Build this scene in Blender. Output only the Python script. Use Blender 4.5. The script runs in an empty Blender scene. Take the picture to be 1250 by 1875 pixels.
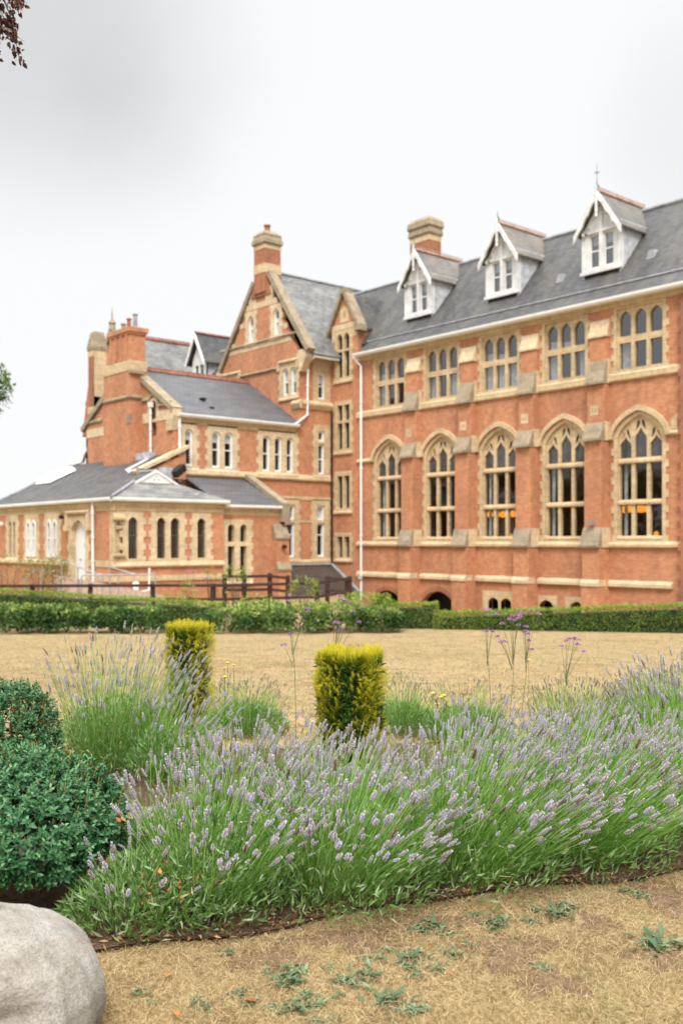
import bpy, math, random
import numpy as np
from mathutils import Vector
from mathutils.geometry import delaunay_2d_cdt
random.seed(7); RNG = np.random.default_rng(11)
S = bpy.context.scene; COL = S.collection
# ------------------------------------------------------------------ camera, sky, sun, exposure
ANG = math.radians(40.3); FPX = 1800.0; CXP = 625.0; HYP = 990.5      # measured from the photo's two vanishing points
CA, SA = math.cos(ANG), math.sin(ANG)
FWD = np.array([-CA, SA, 0.]); RGT = np.array([SA, CA, 0.]); UPV = np.array([0., 0., 1.])
cam = bpy.data.cameras.new('camera'); camo = bpy.data.objects.new('camera', cam); COL.objects.link(camo)
camo.location = (0, 0, 0); camo.rotation_euler = (math.pi/2, 0, math.pi/2 - ANG)
cam.sensor_fit = 'AUTO'; cam.sensor_width = 36; cam.lens = FPX/1875*36; cam.shift_y = (HYP-937.5)/1875
cam.clip_start = .05; cam.clip_end = 3000
cam.dof.use_dof = True; cam.dof.focus_distance = 4.9; cam.dof.aperture_fstop = 2.7
S.camera = camo
SUN_EL, SUN_AZ = math.radians(52), math.radians(-42)                   # azimuth of the sun measured from +X
sun = bpy.data.lights.new('sun', 'SUN'); suno = bpy.data.objects.new('sun', sun); COL.objects.link(suno)
sun.energy = 2.2; sun.angle = math.radians(22); sun.color = (1, .955, .88)
sd = Vector((math.cos(SUN_EL)*math.cos(SUN_AZ), math.cos(SUN_EL)*math.sin(SUN_AZ), math.sin(SUN_EL)))
suno.rotation_euler = sd.to_track_quat('Z', 'Y').to_euler()
S.view_settings.view_transform = 'Standard'; S.view_settings.look = 'None'; S.view_settings.gamma = 1
S.view_settings.exposure = 0.7
S.cycles.use_denoising = True; S.cycles.max_bounces = 8; S.cycles.transparent_max_bounces = 12
W = bpy.data.worlds.new('World'); S.world = W; W.use_nodes = True

def nn(nt, typ, **kw):
    n = nt.nodes.new(typ)
    for k, v in kw.items():
        if k.startswith('i_'):
            key = k[2:]; n.inputs[int(key) if key.isdigit() else key.replace('_', ' ')].default_value = v
        else: setattr(n, k, v)
    return n
def lk(nt, a, b): nt.links.new(a, b)
def ramp(nt, fac, stops):
    r = nt.nodes.new('ShaderNodeValToRGB'); e = r.color_ramp.elements
    while len(e) < len(stops): e.new(.5)
    for i, (p, c) in enumerate(stops): e[i].position = p; e[i].color = (*c, 1) if len(c) == 3 else c
    lk(nt, fac, r.inputs[0]); return r.outputs[0]
def mix(nt, fac, a, b, mode='MIX'):
    m = nt.nodes.new('ShaderNodeMix'); m.data_type = 'RGBA'; m.blend_type = mode
    for k, s in ((0, fac), (6, a), (7, b)):
        if hasattr(s, 'links'): lk(nt, s, m.inputs[k])
        else: m.inputs[k].default_value = s if k == 0 else ((*s, 1) if len(s) == 3 else s)
    return m.outputs[2]
def mth(nt, op, a, b=None, clamp=False):
    m = nt.nodes.new('ShaderNodeMath'); m.operation = op; m.use_clamp = clamp
    for k, s in ((0, a), (1, b)):
        if s is None: continue
        if hasattr(s, 'links'): lk(nt, s, m.inputs[k])
        else: m.inputs[k].default_value = s
    return m.outputs[0]
def maprange(nt, v, a, b, c=0., d=1., interp='SMOOTHSTEP'):
    m = nt.nodes.new('ShaderNodeMapRange'); m.interpolation_type = interp
    for k, x in ((1, a), (2, b), (3, c), (4, d)): m.inputs[k].default_value = x
    lk(nt, v, m.inputs[0]); return m.outputs[0]
def pxdir(px, py):
    d = FWD + RGT*(px-CXP)/FPX + UPV*(HYP-py)/FPX
    return d/np.linalg.norm(d)
def build_world():
    nt = W.node_tree; nt.nodes.clear()
    out = nn(nt, 'ShaderNodeOutputWorld'); bg = nn(nt, 'ShaderNodeBackground'); tc = nn(nt, 'ShaderNodeTexCoord')
    sky = nn(nt, 'ShaderNodeTexSky', sky_type='NISHITA', sun_disc=False, sun_elevation=SUN_EL, sun_rotation=math.radians(90)-SUN_AZ)
    skb = mix(nt, 1., sky.outputs[0], (.09, .09, .09), 'MULTIPLY')
    sep = nn(nt, 'ShaderNodeSeparateXYZ'); lk(nt, tc.outputs['Generated'], sep.inputs[0])
    # overcast: near white at the horizon, brighter towards the zenith
    lum = maprange(nt, sep.outputs[2], .48, 1., .608, 2.6)
    noi = nn(nt, 'ShaderNodeTexNoise', i_Scale=2.3, i_Detail=5., i_Roughness=.55); lk(nt, tc.outputs['Generated'], noi.inputs[0])
    fac = None
    for (px, py, r0, r1, k) in ((70, 20, 2.5, 12.8, .265), (230, 190, .5, 5, .05), (400, 40, .5, 6, .03), (1340, 230, 2, 8, .09)):
        d = nn(nt, 'ShaderNodeVectorMath', operation='DOT_PRODUCT'); lk(nt, tc.outputs['Generated'], d.inputs[0])
        d.inputs[1].default_value = tuple(pxdir(px, py))
        a = mth(nt, 'ARCCOSINE', d.outputs['Value'])
        a = mth(nt, 'ADD', a, mth(nt, 'MULTIPLY', mth(nt, 'SUBTRACT', noi.outputs[0], .5), .16))
        f = maprange(nt, a, math.radians(r0), math.radians(r1), k, 0.)
        fac = f if fac is None else mth(nt, 'ADD', fac, f)
    lum = mth(nt, 'MULTIPLY', lum, mth(nt, 'SUBTRACT', 1., fac))
    cmb = nn(nt, 'ShaderNodeCombineColor')
    for i, k in enumerate((.994, 1., 1.006)): lk(nt, mth(nt, 'MULTIPLY', lum, k), cmb.inputs[i])
    c = mix(nt, .02, cmb.outputs[0], skb)
    lk(nt, c, bg.inputs[0]); bg.inputs[1].default_value = 1.0; lk(nt, bg.outputs[0], out.inputs[0])
build_world()

# ------------------------------------------------------------------ materials
def newmat(name):
    m = bpy.data.materials.new(name); m.use_nodes = True; nt = m.node_tree
    p = nt.nodes['Principled BSDF']; return m, nt, p
def wallcoords(nt, sx=1., sz=1.):
    g = nn(nt, 'ShaderNodeNewGeometry'); s = nn(nt, 'ShaderNodeSeparateXYZ'); lk(nt, g.outputs['Position'], s.inputs[0])
    u = mth(nt, 'ADD', s.outputs[0], s.outputs[1]); c = nn(nt, 'ShaderNodeCombineXYZ')
    lk(nt, mth(nt, 'MULTIPLY', u, sx), c.inputs[0]); lk(nt, mth(nt, 'MULTIPLY', s.outputs[2], sz), c.inputs[1])
    return c.outputs[0], g.outputs['Position'], s
def noise(nt, vec, scale, detail=4., rough=.55):
    n = nn(nt, 'ShaderNodeTexNoise', i_Scale=scale, i_Detail=detail, i_Roughness=rough); lk(nt, vec, n.inputs[0]); return n.outputs[0]
def bump(nt, p, h, strength=.3, dist=.02):
    b = nn(nt, 'ShaderNodeBump', i_Strength=strength, i_Distance=dist); lk(nt, h, b.inputs['Height']); lk(nt, b.outputs[0], p.inputs['Normal'])
def brick_mat(name, c1, c2, mort, stain=(.22, .105, .07), amount=.5):
    m, nt, p = newmat(name); v, pos, _ = wallcoords(nt)
    b = nn(nt, 'ShaderNodeTexBrick', offset=.5, i_Scale=1., i_Mortar_Size=.006, i_Brick_Width=.225, i_Row_Height=.075, i_Bias=0., i_Mortar_Smooth=.1)
    lk(nt, v, b.inputs[0]); b.inputs['Color1'].default_value = (*c1, 1); b.inputs['Color2'].default_value = (*c2, 1); b.inputs['Mortar'].default_value = (*mort, 1)
    sv = nn(nt, 'ShaderNodeMapping'); sv.inputs['Scale'].default_value = (1.2, 1.2, .28); lk(nt, pos, sv.inputs[0])
    big = ramp(nt, noise(nt, sv.outputs[0], .8, 6, .62), [(.40, (0, 0, 0)), (.72, (1, 1, 1))])
    c = mix(nt, mth(nt, 'MULTIPLY', big, amount), b.outputs[0], stain)
    wsh = ramp(nt, noise(nt, pos, .45, 5, .6), [(.5, (0, 0, 0)), (.75, (1, 1, 1))])
    c = mix(nt, mth(nt, 'MULTIPLY', wsh, .16), c, (.55, .35, .22))
    fine = noise(nt, pos, 3.2, 6, .7)
    c = mix(nt, .5, c, mix(nt, 1., c, ramp(nt, fine, [(.3, (.62, .58, .58)), (.7, (1.28, 1.32, 1.34))]), 'MULTIPLY'))
    lk(nt, c, p.inputs['Base Color']); p.inputs['Roughness'].default_value = .9; p.inputs['Specular IOR Level'].default_value = .2
    bump(nt, p, b.outputs['Fac'], -.25, .01); return m
def stone_mat(name, base, dark, amount=.45, scale=1.1):
    m, nt, p = newmat(name); g = nn(nt, 'ShaderNodeNewGeometry'); pos = g.outputs['Position']
    n1 = ramp(nt, noise(nt, pos, scale, 6, .65), [(.45, (0, 0, 0)), (.75, (1, 1, 1))])
    n2 = noise(nt, pos, 6., 4)
    v, _, _ = wallcoords(nt)
    b = nn(nt, 'ShaderNodeTexBrick', offset=.5, i_Scale=1., i_Mortar_Size=.007, i_Brick_Width=.62, i_Row_Height=.3); lk(nt, v, b.inputs[0])
    b.inputs['Color1'].default_value = (1, 1, 1, 1); b.inputs['Color2'].default_value = (.86, .85, .82, 1); b.inputs['Mortar'].default_value = (.62, .58, .5, 1)
    c = mix(nt, mth(nt, 'MULTIPLY', n1, amount), base, dark)
    c = mix(nt, 1., c, b.outputs[0], 'MULTIPLY')
    c = mix(nt, .4, c, mix(nt, 1., c, ramp(nt, n2, [(.3, (.6, .6, .6)), (.7, (1.25, 1.25, 1.25))]), 'MULTIPLY'))
    lk(nt, c, p.inputs['Base Color']); p.inputs['Roughness'].default_value = .92; p.inputs['Specular IOR Level'].default_value = .15
    bump(nt, p, n2, .3, .02); return m
def slate_mat(name, c1, c2, moss, amount, row=.16):
    m, nt, p = newmat(name); v, pos, _ = wallcoords(nt)
    b = nn(nt, 'ShaderNodeTexBrick', offset=.5, i_Scale=1., i_Mortar_Size=.012, i_Brick_Width=.3, i_Row_Height=row); lk(nt, v, b.inputs[0])
    b.inputs['Color1'].default_value = (*c1, 1); b.inputs['Color2'].default_value = (*c2, 1); b.inputs['Mortar'].default_value = (c1[0]*.4, c1[1]*.4, c1[2]*.4, 1)
    st = nn(nt, 'ShaderNodeMapping'); st.inputs['Scale'].default_value = (1.4, .5, .5); lk(nt, pos, st.inputs[0])
    n = ramp(nt, noise(nt, st.outputs[0], .9, 7, .65), [(.45, (0, 0, 0)), (.8, (1, 1, 1))])
    n2 = ramp(nt, noise(nt, st.outputs[0], 1.5, 8, .7), [(.28, (.6, .6, .63)), (.7, (1.42, 1.4, 1.36))])
    c = mix(nt, 1., b.outputs[0], n2, 'MULTIPLY'); c = mix(nt, mth(nt, 'MULTIPLY', n, amount), c, moss)
    lk(nt, c, p.inputs['Base Color']); p.inputs['Roughness'].default_value = .62
    bump(nt, p, b.outputs['Fac'], -.5, .015); return m
def plain(name, col, rough=.6, metal=0., var=.12, scale=3., spec=.4):
    m, nt, p = newmat(name); g = nn(nt, 'ShaderNodeNewGeometry')
    n = noise(nt, g.outputs['Position'], scale, 5)
    c = mix(nt, 1., col, ramp(nt, n, [(.3, (1-var*2,)*3), (.7, (1+var,)*3)]), 'MULTIPLY')
    lk(nt, c, p.inputs['Base Color']); p.inputs['Roughness'].default_value = rough; p.inputs['Metallic'].default_value = metal
    p.inputs['Specular IOR Level'].default_value = spec; return m
def leaf_mat(name, stops, rough=.5, trans=.25, spec=.15):
    m, nt, p = newmat(name); a = nn(nt, 'ShaderNodeAttribute', attribute_name='rnd')
    c = ramp(nt, a.outputs['Fac'], stops); lk(nt, c, p.inputs['Base Color']); p.inputs['Roughness'].default_value = rough
    p.inputs['Specular IOR Level'].default_value = spec
    t = nn(nt, 'ShaderNodeBsdfTranslucent'); lk(nt, mix(nt, 1., c, (1.1, 1.15, .7), 'MULTIPLY'), t.inputs[0])
    ms = nn(nt, 'ShaderNodeMixShader', i_0=trans); lk(nt, p.outputs[0], ms.inputs[1]); lk(nt, t.outputs[0], ms.inputs[2])
    lk(nt, ms.outputs[0], nt.nodes['Material Output'].inputs[0]); return m
def glass_mat(name, refl, tint, warp=.004):
    m, nt, p = newmat(name); nt.nodes.remove(p)
    t = nn(nt, 'ShaderNodeBsdfTransparent'); t.inputs[0].default_value = (*tint, 1)
    g = nn(nt, 'ShaderNodeBsdfGlossy', i_Roughness=.02)
    geo = nn(nt, 'ShaderNodeNewGeometry'); b = nn(nt, 'ShaderNodeBump', i_Strength=.25, i_Distance=warp)
    lk(nt, noise(nt, geo.outputs['Position'], 2.2, 2), b.inputs['Height']); lk(nt, b.outputs[0], g.inputs['Normal'])
    ms = nn(nt, 'ShaderNodeMixShader', i_0=refl); lk(nt, t.outputs[0], ms.inputs[1]); lk(nt, g.outputs[0], ms.inputs[2])
    lk(nt, ms.outputs[0], nt.nodes['Material Output'].inputs[0]); return m
M = {}
M['brick'] = brick_mat('orange_red_brick', (.57, .25, .123), (.45, .178, .088), (.46, .30, .2))
M['brick_dark'] = brick_mat('weathered_shaded_brick', (.43, .165, .085), (.35, .125, .07), (.34, .21, .14), (.12, .075, .06), .65)
M['stone'] = stone_mat('buff_stone', (.63, .485, .305), (.36, .275, .18), .6)
M['stone_pale'] = stone_mat('pale_stone', (.68, .54, .36), (.36, .29, .2), .6)
M['stone_grey'] = stone_mat('weathered_stone', (.36, .295, .21), (.15, .13, .105), .75, 2.)
M['slate'] = slate_mat('old_slate', (.072, .072, .074), (.034, .035, .038), (.13, .118, .09), .7)
M['slate_pale'] = slate_mat('lichened_slate', (.18, .18, .175), (.095, .097, .096), (.29, .29, .265), .75)
M['slate_new'] = slate_mat('new_slate', (.092, .094, .102), (.08, .082, .09), (.11, .11, .115), .3, .2)
M['slate_brown'] = slate_mat('lichened_brown_slate', (.17, .16, .145), (.11, .108, .104), (.31, .20, .10), .55)
M['tile_dark'] = slate_mat('dark_plain_tile', (.07, .05, .04), (.05, .038, .032), (.1, .08, .06), .4, .11)
M['tile_red'] = plain('red_ridge_tile', (.33, .14, .095), .85, var=.25)
M['tile_pink'] = plain('pale_terracotta', (.42, .27, .21), .85, var=.2)
M['white'] = plain('white_paint', (.8, .8, .79), .45, var=.05, scale=2)
M['white_old'] = plain('aged_white_paint', (.68, .685, .69), .6, var=.12, scale=2.5)
M['lead'] = plain('grey_lead', (.30, .31, .33), .55, var=.2)
M['lead_pale'] = plain('pale_lead', (.50, .51, .54), .6, var=.2)
M['dark'] = plain('unlit_room', (.022, .018, .015), .9)
M['black'] = plain('black_plastic', (.012, .012, .013), .5)
M['curtain'] = plain('pale_curtain', (.55, .56, .58), .9, var=.2, scale=6)
M['glass'] = glass_mat('window_glass', .075, (.8, .82, .82))
M['glass_sky'] = glass_mat('upper_window_glass', .18, (.75, .78, .8))
M['leaded'] = glass_mat('leaded_glass', .11, (.3, .32, .34), .05)
M['iron'] = plain('grey_galvanised_steel', (.36, .37, .38), .5, .3)
M['verdigris'] = plain('green_copper', (.12, .22, .19), .6)
M['wood_dark'] = plain('dark_brown_timber', (.055, .022, .018), .6, var=.3, scale=9)
M['terracotta'] = plain('terracotta_pot', (.34, .13, .085), .85, var=.25)
M['paver'] = plain('pink_paving', (.52, .38, .31), .9, var=.15, scale=8)

def simple_emit(name, col, s):
    m, nt, p = newmat(name); p.inputs['Base Color'].default_value = (*col, 1)
    p.inputs['Emission Color'].default_value = (*col, 1); p.inputs['Emission Strength'].default_value = s; return m
M['lamp'] = simple_emit('warm_lamp_glass', (1., .36, .035), .8)

# ------------------------------------------------------------------ helpers: objects, meshes
def tag(o, label=None, cat=None, group=None, kind=None):
    for k, v in (('label', label), ('category', cat), ('group', group), ('kind', kind)):
        if v: o[k] = v
    return o
def empty(name, loc=(0, 0, 0), **kw):
    o = bpy.data.objects.new(name, None); COL.objects.link(o); o.location = loc; o.empty_display_size = .1
    return tag(o, **kw)
def rel(o, parent):
    """parent without moving: geometry was written in world coordinates"""
    o.parent = parent
    q = parent; off = Vector((0, 0, 0))
    while q: off += q.location; q = q.parent
    o.location = -off
class MB:
    def __init__(s): s.v = []; s.f = []; s.units = []; s.hold = False
    def add(s, vs, fs):
        n = len(s.v)
        if not s.hold: s.units.append((n, len(s.f)))
        s.v += [tuple(map(float, p)) for p in vs]; s.f += [tuple(i+n for i in f) for f in fs]
    def box(s, x0, x1, y0, y1, z0, z1):
        s.add([(x, y, z) for z in (z0, z1) for y in (y0, y1) for x in (x0, x1)],
              [(0, 1, 3, 2), (4, 6, 7, 5), (0, 4, 5, 1), (2, 3, 7, 6), (0, 2, 6, 4), (1, 5, 7, 3)])
    def lbox(s, mp, u0, u1, v0, v1, o0, o1):
        s.add([mp(u, v, o) for o in (o0, o1) for v in (v0, v1) for u in (u0, u1)],
              [(0, 1, 3, 2), (4, 6, 7, 5), (0, 4, 5, 1), (2, 3, 7, 6), (0, 2, 6, 4), (1, 5, 7, 3)])
    def slab(s, mp, outer, holes=(), o1=0., o0=-.3, back=False):
        tris = tess(outer, holes); pts, fs = tris
        s.units.append((len(s.v), len(s.f))); s.hold = True
        s.add([mp(u, v, o1) for u, v in pts], fs)
        if back: s.add([mp(u, v, o0) for u, v in pts], fs)
        for lp in [outer, *holes]:
            n = len(lp)
            s.add([mp(u, v, o1) for u, v in lp]+[mp(u, v, o0) for u, v in lp], [(i, (i+1) % n, n+(i+1) % n, n+i) for i in range(n)])
        s.hold = False
    def prof(s, mp, u0, u1, poly):
        n = len(poly)
        s.add([mp(u0, v, o) for o, v in poly]+[mp(u1, v, o) for o, v in poly],
              [(i, (i+1) % n, n+(i+1) % n, n+i) for i in range(n)]+[tuple(range(n)), tuple(range(n, 2*n))])
    def poly(s, *pts): s.add(pts, [tuple(range(len(pts)))])
    def sheet(s, pts, t=.06):
        """a thin plate: polygon thickened straight down"""
        n = len(pts); lo = [(x, y, z-t) for x, y, z in pts]
        s.add(list(pts)+lo, [tuple(range(n)), tuple(range(2*n-1, n-1, -1))]+[(i, (i+1) % n, n+(i+1) % n, n+i) for i in range(n)])
    def tube(s, pts, r, n=6, r1=None):
        pts = [Vector(p) for p in pts]; rings = []
        for i, p in enumerate(pts):
            d = (pts[min(i+1, len(pts)-1)]-pts[max(i-1, 0)]).normalized()
            a = d.orthogonal().normalized() if i == 0 else (a-d*a.dot(d)).normalized()
            b = d.cross(a); rr = r if r1 is None else r+(r1-r)*i/max(1, len(pts)-1)
            rings.append([p+(a*math.cos(k*2*math.pi/n)+b*math.sin(k*2*math.pi/n))*rr for k in range(n)])
        vs = [q for rg in rings for q in rg]; fs = []
        for i in range(len(pts)-1):
            for k in range(n): fs.append((i*n+k, i*n+(k+1) % n, (i+1)*n+(k+1) % n, (i+1)*n+k))
        fs += [tuple(range(n)), tuple(range((len(pts)-1)*n, len(pts)*n))]; s.add(vs, fs)
    def lathe(s, c, prof, n=12):
        vs = [(c[0]+r*math.cos(k*2*math.pi/n), c[1]+r*math.sin(k*2*math.pi/n), c[2]+z) for r, z in prof for k in range(n)]; fs = []
        for i in range(len(prof)-1):
            for k in range(n): fs.append((i*n+k, i*n+(k+1) % n, (i+1)*n+(k+1) % n, (i+1)*n+k))
        fs += [tuple(range(n)), tuple(range((len(prof)-1)*n, len(prof)*n))]; s.add(vs, fs)
    SPLIT = {'weathering', 'cap_stone', 'stone_band', 'kneeler', 'string_course', 'gable_dressing', 'arch_ring', 'basement_window', 'hood_string', 'plinth_course', 'back_wall', 'cap', 'lead_flashing', 'roof_vent', 'basement_room', 'vent_hole', 'gutter', 'cheek', 'ridge', 'quoin'}
    def build(s, name, mat, parent=None, smooth=False, label=None, **kw):
        if name in s.SPLIT and len(s.units) > 1:
            ends = s.units[1:]+[(len(s.v), len(s.f))]; o = None
            for (v0, f0), (v1, f1) in zip(s.units, ends):
                q = MB(); q.v = s.v[v0:v1]; q.f = [tuple(i-v0 for i in f) for f in s.f[f0:f1]]; o = q.build(name, mat, parent, smooth, label, **kw)
            return o
        me = bpy.data.meshes.new(name); me.from_pydata(s.v, [], s.f); me.validate(); me.update()
        import bmesh
        bm = bmesh.new(); bm.from_mesh(me); bmesh.ops.recalc_face_normals(bm, faces=bm.faces); bm.to_mesh(me); bm.free()
        if smooth:
            for p in me.polygons: p.use_smooth = True
        me.materials.append(M[mat] if isinstance(mat, str) else mat)
        o = bpy.data.objects.new(name, me); COL.objects.link(o)
        if parent: rel(o, parent)
        return tag(o, label=label, **kw)
def pip(p, poly):
    x, y = p; c = False; n = len(poly)
    for i in range(n):
        x0, y0 = poly[i]; x1, y1 = poly[i-1]
        if (y0 > y) != (y1 > y) and x < (x1-x0)*(y-y0)/(y1-y0)+x0: c = not c
    return c
def tess(outer, holes):
    vs = []; es = []
    for lp in [outer, *holes]:
        n = len(vs); k = len(lp); vs += [Vector((a, b)) for a, b in lp]; es += [(n+i, n+(i+1) % k) for i in range(k)]
    ov, _, of, *_r = delaunay_2d_cdt(vs, es, [], 0, 1e-5)
    fs = []
    for f in of:
        c = (sum(ov[i].x for i in f)/len(f), sum(ov[i].y for i in f)/len(f))
        if pip(c, outer) and not any(pip(c, h) for h in holes): fs.append(tuple(f))
    return [(p.x, p.y) for p in ov], fs
def PY(Y0): return lambda u, v, o: (u, Y0-o, v)
def PX(X0): return lambda u, v, o: (X0+o, u, v)
def rect(u0, u1, v0, v1): return [(u0, v0), (u1, v0), (u1, v1), (u0, v1)]
def head(u0, u1, v0, vs, vt, kind='pointed', n=6):
    """opening with jambs to vs and an arched head reaching vt"""
    c = (u0+u1)/2; w = (u1-u0)/2; out = [(u0, v0), (u1, v0)]; R = range(n+1)
    def f(s):
        if kind == 'round': return math.sqrt(max(0, 1-s*s))
        if kind == 'ogee': return (1-s) if s < .01 else (.52*math.sqrt(max(0, 1-s*s))+.48*(1-s)**2.6)
        if kind == 'segment': return 1-s*s
        return .26*(1-s)+.74*math.sqrt(max(0, 1-s*s))
    ss = [math.cos(i*math.pi/2/n) for i in R]
    out += [(c+w*s, vs+(vt-vs)*f(s)) for s in ss]
    out += [(c-w*s, vs+(vt-vs)*f(s)) for s in reversed(ss[:-1])]
    return out[:2]+out[2:]
def toothed(u0, u1, v0, v1, a=.13, step=.3, top=None):
    """outline of a stone surround whose jamb stones are alternately long and short"""
    n = max(2, int(round((v1-v0)/step))); h = (v1-v0)/n; R = []; L = []
    for i in range(n):
        d = a if i % 2 == 0 else 0
        R += [(u1+d, v0+i*h), (u1+d, v0+(i+1)*h)]; L += [(u0-d, v0+i*h), (u0-d, v0+(i+1)*h)]
    return R+(top or [])+L[::-1]

# ------------------------------------------------------------------ ground
def gz(x, y):
    d = x*FWD[0]+y*FWD[1]
    t = np.clip((d-6.5)/24.8, 0, 1); q = np.clip((d-33.9)/1.6, 0, 1)*np.clip((x*RGT[0]+y*RGT[1]-.4)/1.6, 0, 1)
    return -1.6-1.35*(t*.8+.2*t*t*(3-2*t))-.95*q*q*(3-2*q)
def at(r, z, h=None):
    p = FWD*z+RGT*r
    return (p[0], p[1], float(gz(p[0], p[1])) if h is None else h)
def pr(px, z): return (px-CXP)/FPX*z
def ph(py, z): return (HYP-py)*z/FPX
def atp(px, py, z): return at(pr(px, z), z, ph(py, z))
def onY(px, py, Y0):
    t = (px-CXP)/FPX; z = Y0/(SA+CA*t); return z*(-CA+SA*t), ph(py, z)
def npmesh(name, V, F, mat, rnd=None, parent=None, smooth=False, extra=(), **kw):
    V = np.asarray(V, np.float32); F = np.asarray(F, np.int32)
    me = bpy.data.meshes.new(name); me.vertices.add(len(V)); me.vertices.foreach_set('co', V.ravel())
    k = F.shape[1]; me.loops.add(F.size); me.polygons.add(len(F)); me.loops.foreach_set('vertex_index', F.ravel())
    me.polygons.foreach_set('loop_start', np.arange(0, F.size, k, dtype=np.int32))
    if smooth: me.polygons.foreach_set('use_smooth', np.ones(len(F), bool))
    me.update(calc_edges=True)
    if rnd is not None:
        a = me.attributes.new('rnd', 'FLOAT', 'POINT'); a.data.foreach_set('value', np.asarray(rnd, np.float32))
    me.materials.append(M[mat] if isinstance(mat, str) else mat)
    o = bpy.data.objects.new(name, me); COL.objects.link(o)
    if parent: rel(o, parent)
    return tag(o, **kw)
def unit(a): return a/np.maximum(1e-9, np.linalg.norm(a, axis=-1, keepdims=True))
def frames(d, nrm):
    """rotation matrices whose local Y is d and whose local Z is near nrm"""
    y = unit(d); z = nrm-(nrm*y).sum(-1, keepdims=True)*y
    bad = np.linalg.norm(z, axis=-1) < 1e-3; z[bad] = np.cross(y[bad], [.3, .5, .8]); z = unit(z); x = np.cross(y, z)
    return np.stack([x, y, z], -1)
def scatter(T, F, pos, R, sc):
    T = np.asarray(T, float); F = np.asarray(F); n = len(pos); sc = np.asarray(sc, float)
    if sc.ndim == 1: sc = np.repeat(sc[:, None], 3, 1)
    P = np.einsum('nij,nkj->nki', R, T[None]*sc[:, None, :])+pos[:, None, :]
    FF = F[None]+(np.arange(n)*len(T))[:, None, None]
    return P.reshape(-1, 3), FF.reshape(-1, F.shape[1])
def rndv(r, k): return np.repeat(r, k)
def leafT(w=.3, fold=.07, droop=.12):
    return np.array([(0, 0, 0), (w*.8, .28, fold), (w*.72, .62, fold*.6-droop*.4), (0, 1, -droop), (-w*.72, .62, fold*.6-droop*.4), (-w*.8, .28, fold), (0, .45, -droop*.2)]), np.array([(0, 1, 6), (1, 2, 6), (2, 3, 6), (3, 4, 6), (4, 5, 6), (5, 0, 6)])
LT = (np.array([(0, 0, 0), (.3, .42, .06), (0, 1, -.12), (-.3, .42, .06), (0, .5, -.02)]), np.array([(0, 1, 2, 4), (0, 4, 2, 3)]))
def rand_dirs(n): return unit(RNG.normal(size=(n, 3)))
def wob(p, f, s=0.):
    return (np.sin(p[..., 0]*f+1.3+s)+np.sin(p[..., 1]*f*1.17+2.1+s*1.7)+np.sin(p[..., 2]*f*.93+.4+s*.6)+np.sin((p[..., 0]+p[..., 1])*f*1.9+s))/4

# ------------------------------------------------------------------ the building
B = empty('brick_building', (-40, 37, -3), label='long red brick building with buff stone windows, slate roofs and white dormers', cat='building')
def window(mp, u0, u1, v0, v1, lights, name='window', stone='stone', sash=None, glass='glass', proud=.03, depth=.17, a=.13, step=.3,
           hood=None, frame_open=None, curtains=(), room=.9, sill=True, label=None, blinds=()):
    """stone surround (toothed outline u0..u1, v0..v1) holed by its lights; pane, sash, curtain and unlit room behind are its pieces"""
    m = MB(); out = toothed(u0, u1, v0, v1, a, step) if a else rect(u0, u1, v0, v1)
    if frame_open:
        m.slab(mp, out, [frame_open], proud, -.3); m.slab(mp, frame_open, lights, -.07, -.26)
    else: m.slab(mp, out, lights, proud, -.26)
    if sill: m.prof(mp, u0-.05, u1+.05, [(-.02, v0-.02), (proud+.07, v0-.02), (proud+.07, v0+.07), (proud+.004, v0+.17), (-.02, v0+.17)])
    if hood: hood(m)
    w = m.build(name, stone, B, label=label)
    g = MB()
    for L in lights: g.slab(mp, L, (), -depth-.02, -depth-.03)
    g.build('pane', glass, w)
    if sash is not None:
        f = MB()
        for L in lights:
            us = [p[0] for p in L]; vs = [p[1] for p in L]; cu, cv = (min(us)+max(us))/2, (min(vs)+max(vs))/2
            k = .085; sx = 1-2*k/(max(us)-min(us)); sy = 1-2*k*1.3/(max(vs)-min(vs))
            f.slab(mp, L, [[(cu+(a_-cu)*sx, cv+(b_-cv)*sy) for a_, b_ in L]], -depth+.11, -depth-.05)
            if max(vs)-min(vs) > .8: f.lbox(mp, min(us)+.04, max(us)-.04, cv+sash-.03, cv+sash+.03, -depth-.03, -depth+.04)
        f.build('sash', 'white', w)
    if curtains:
        c = MB()
        for (a0, a1, b0, b1) in curtains:
            n = 10; P = [(a0+(a1-a0)*i/n, .03*math.sin(i*2.1)) for i in range(n+1)]
            for i in range(n): c.add([mp(P[i][0], b0, -.34+P[i][1]), mp(P[i+1][0], b0, -.34+P[i+1][1]), mp(P[i+1][0], b1, -.34+P[i+1][1]), mp(P[i][0], b1, -.34+P[i][1])], [(0, 1, 2, 3)])
        c.build('curtain', 'curtain', w)
    if blinds:
        c = MB()
        for (a0, a1, b0, b1) in blinds: c.lbox(mp, a0, a1, b0, b1, -depth-.06, -depth-.045)
        c.build('blind', 'white', w)
    if room:
        us = [p[0] for L in lights for p in L]; vs = [p[1] for L in lights for p in L]; r = MB()
        a0, a1, b0, b1 = min(us)-.02, max(us)+.02, min(vs)-.02, max(vs)+.02
        r.lbox(mp, a0, a1, b0, b1, -room, -.29); del r.f[1]
        r.build('room', 'dark', w)
    return w
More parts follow.
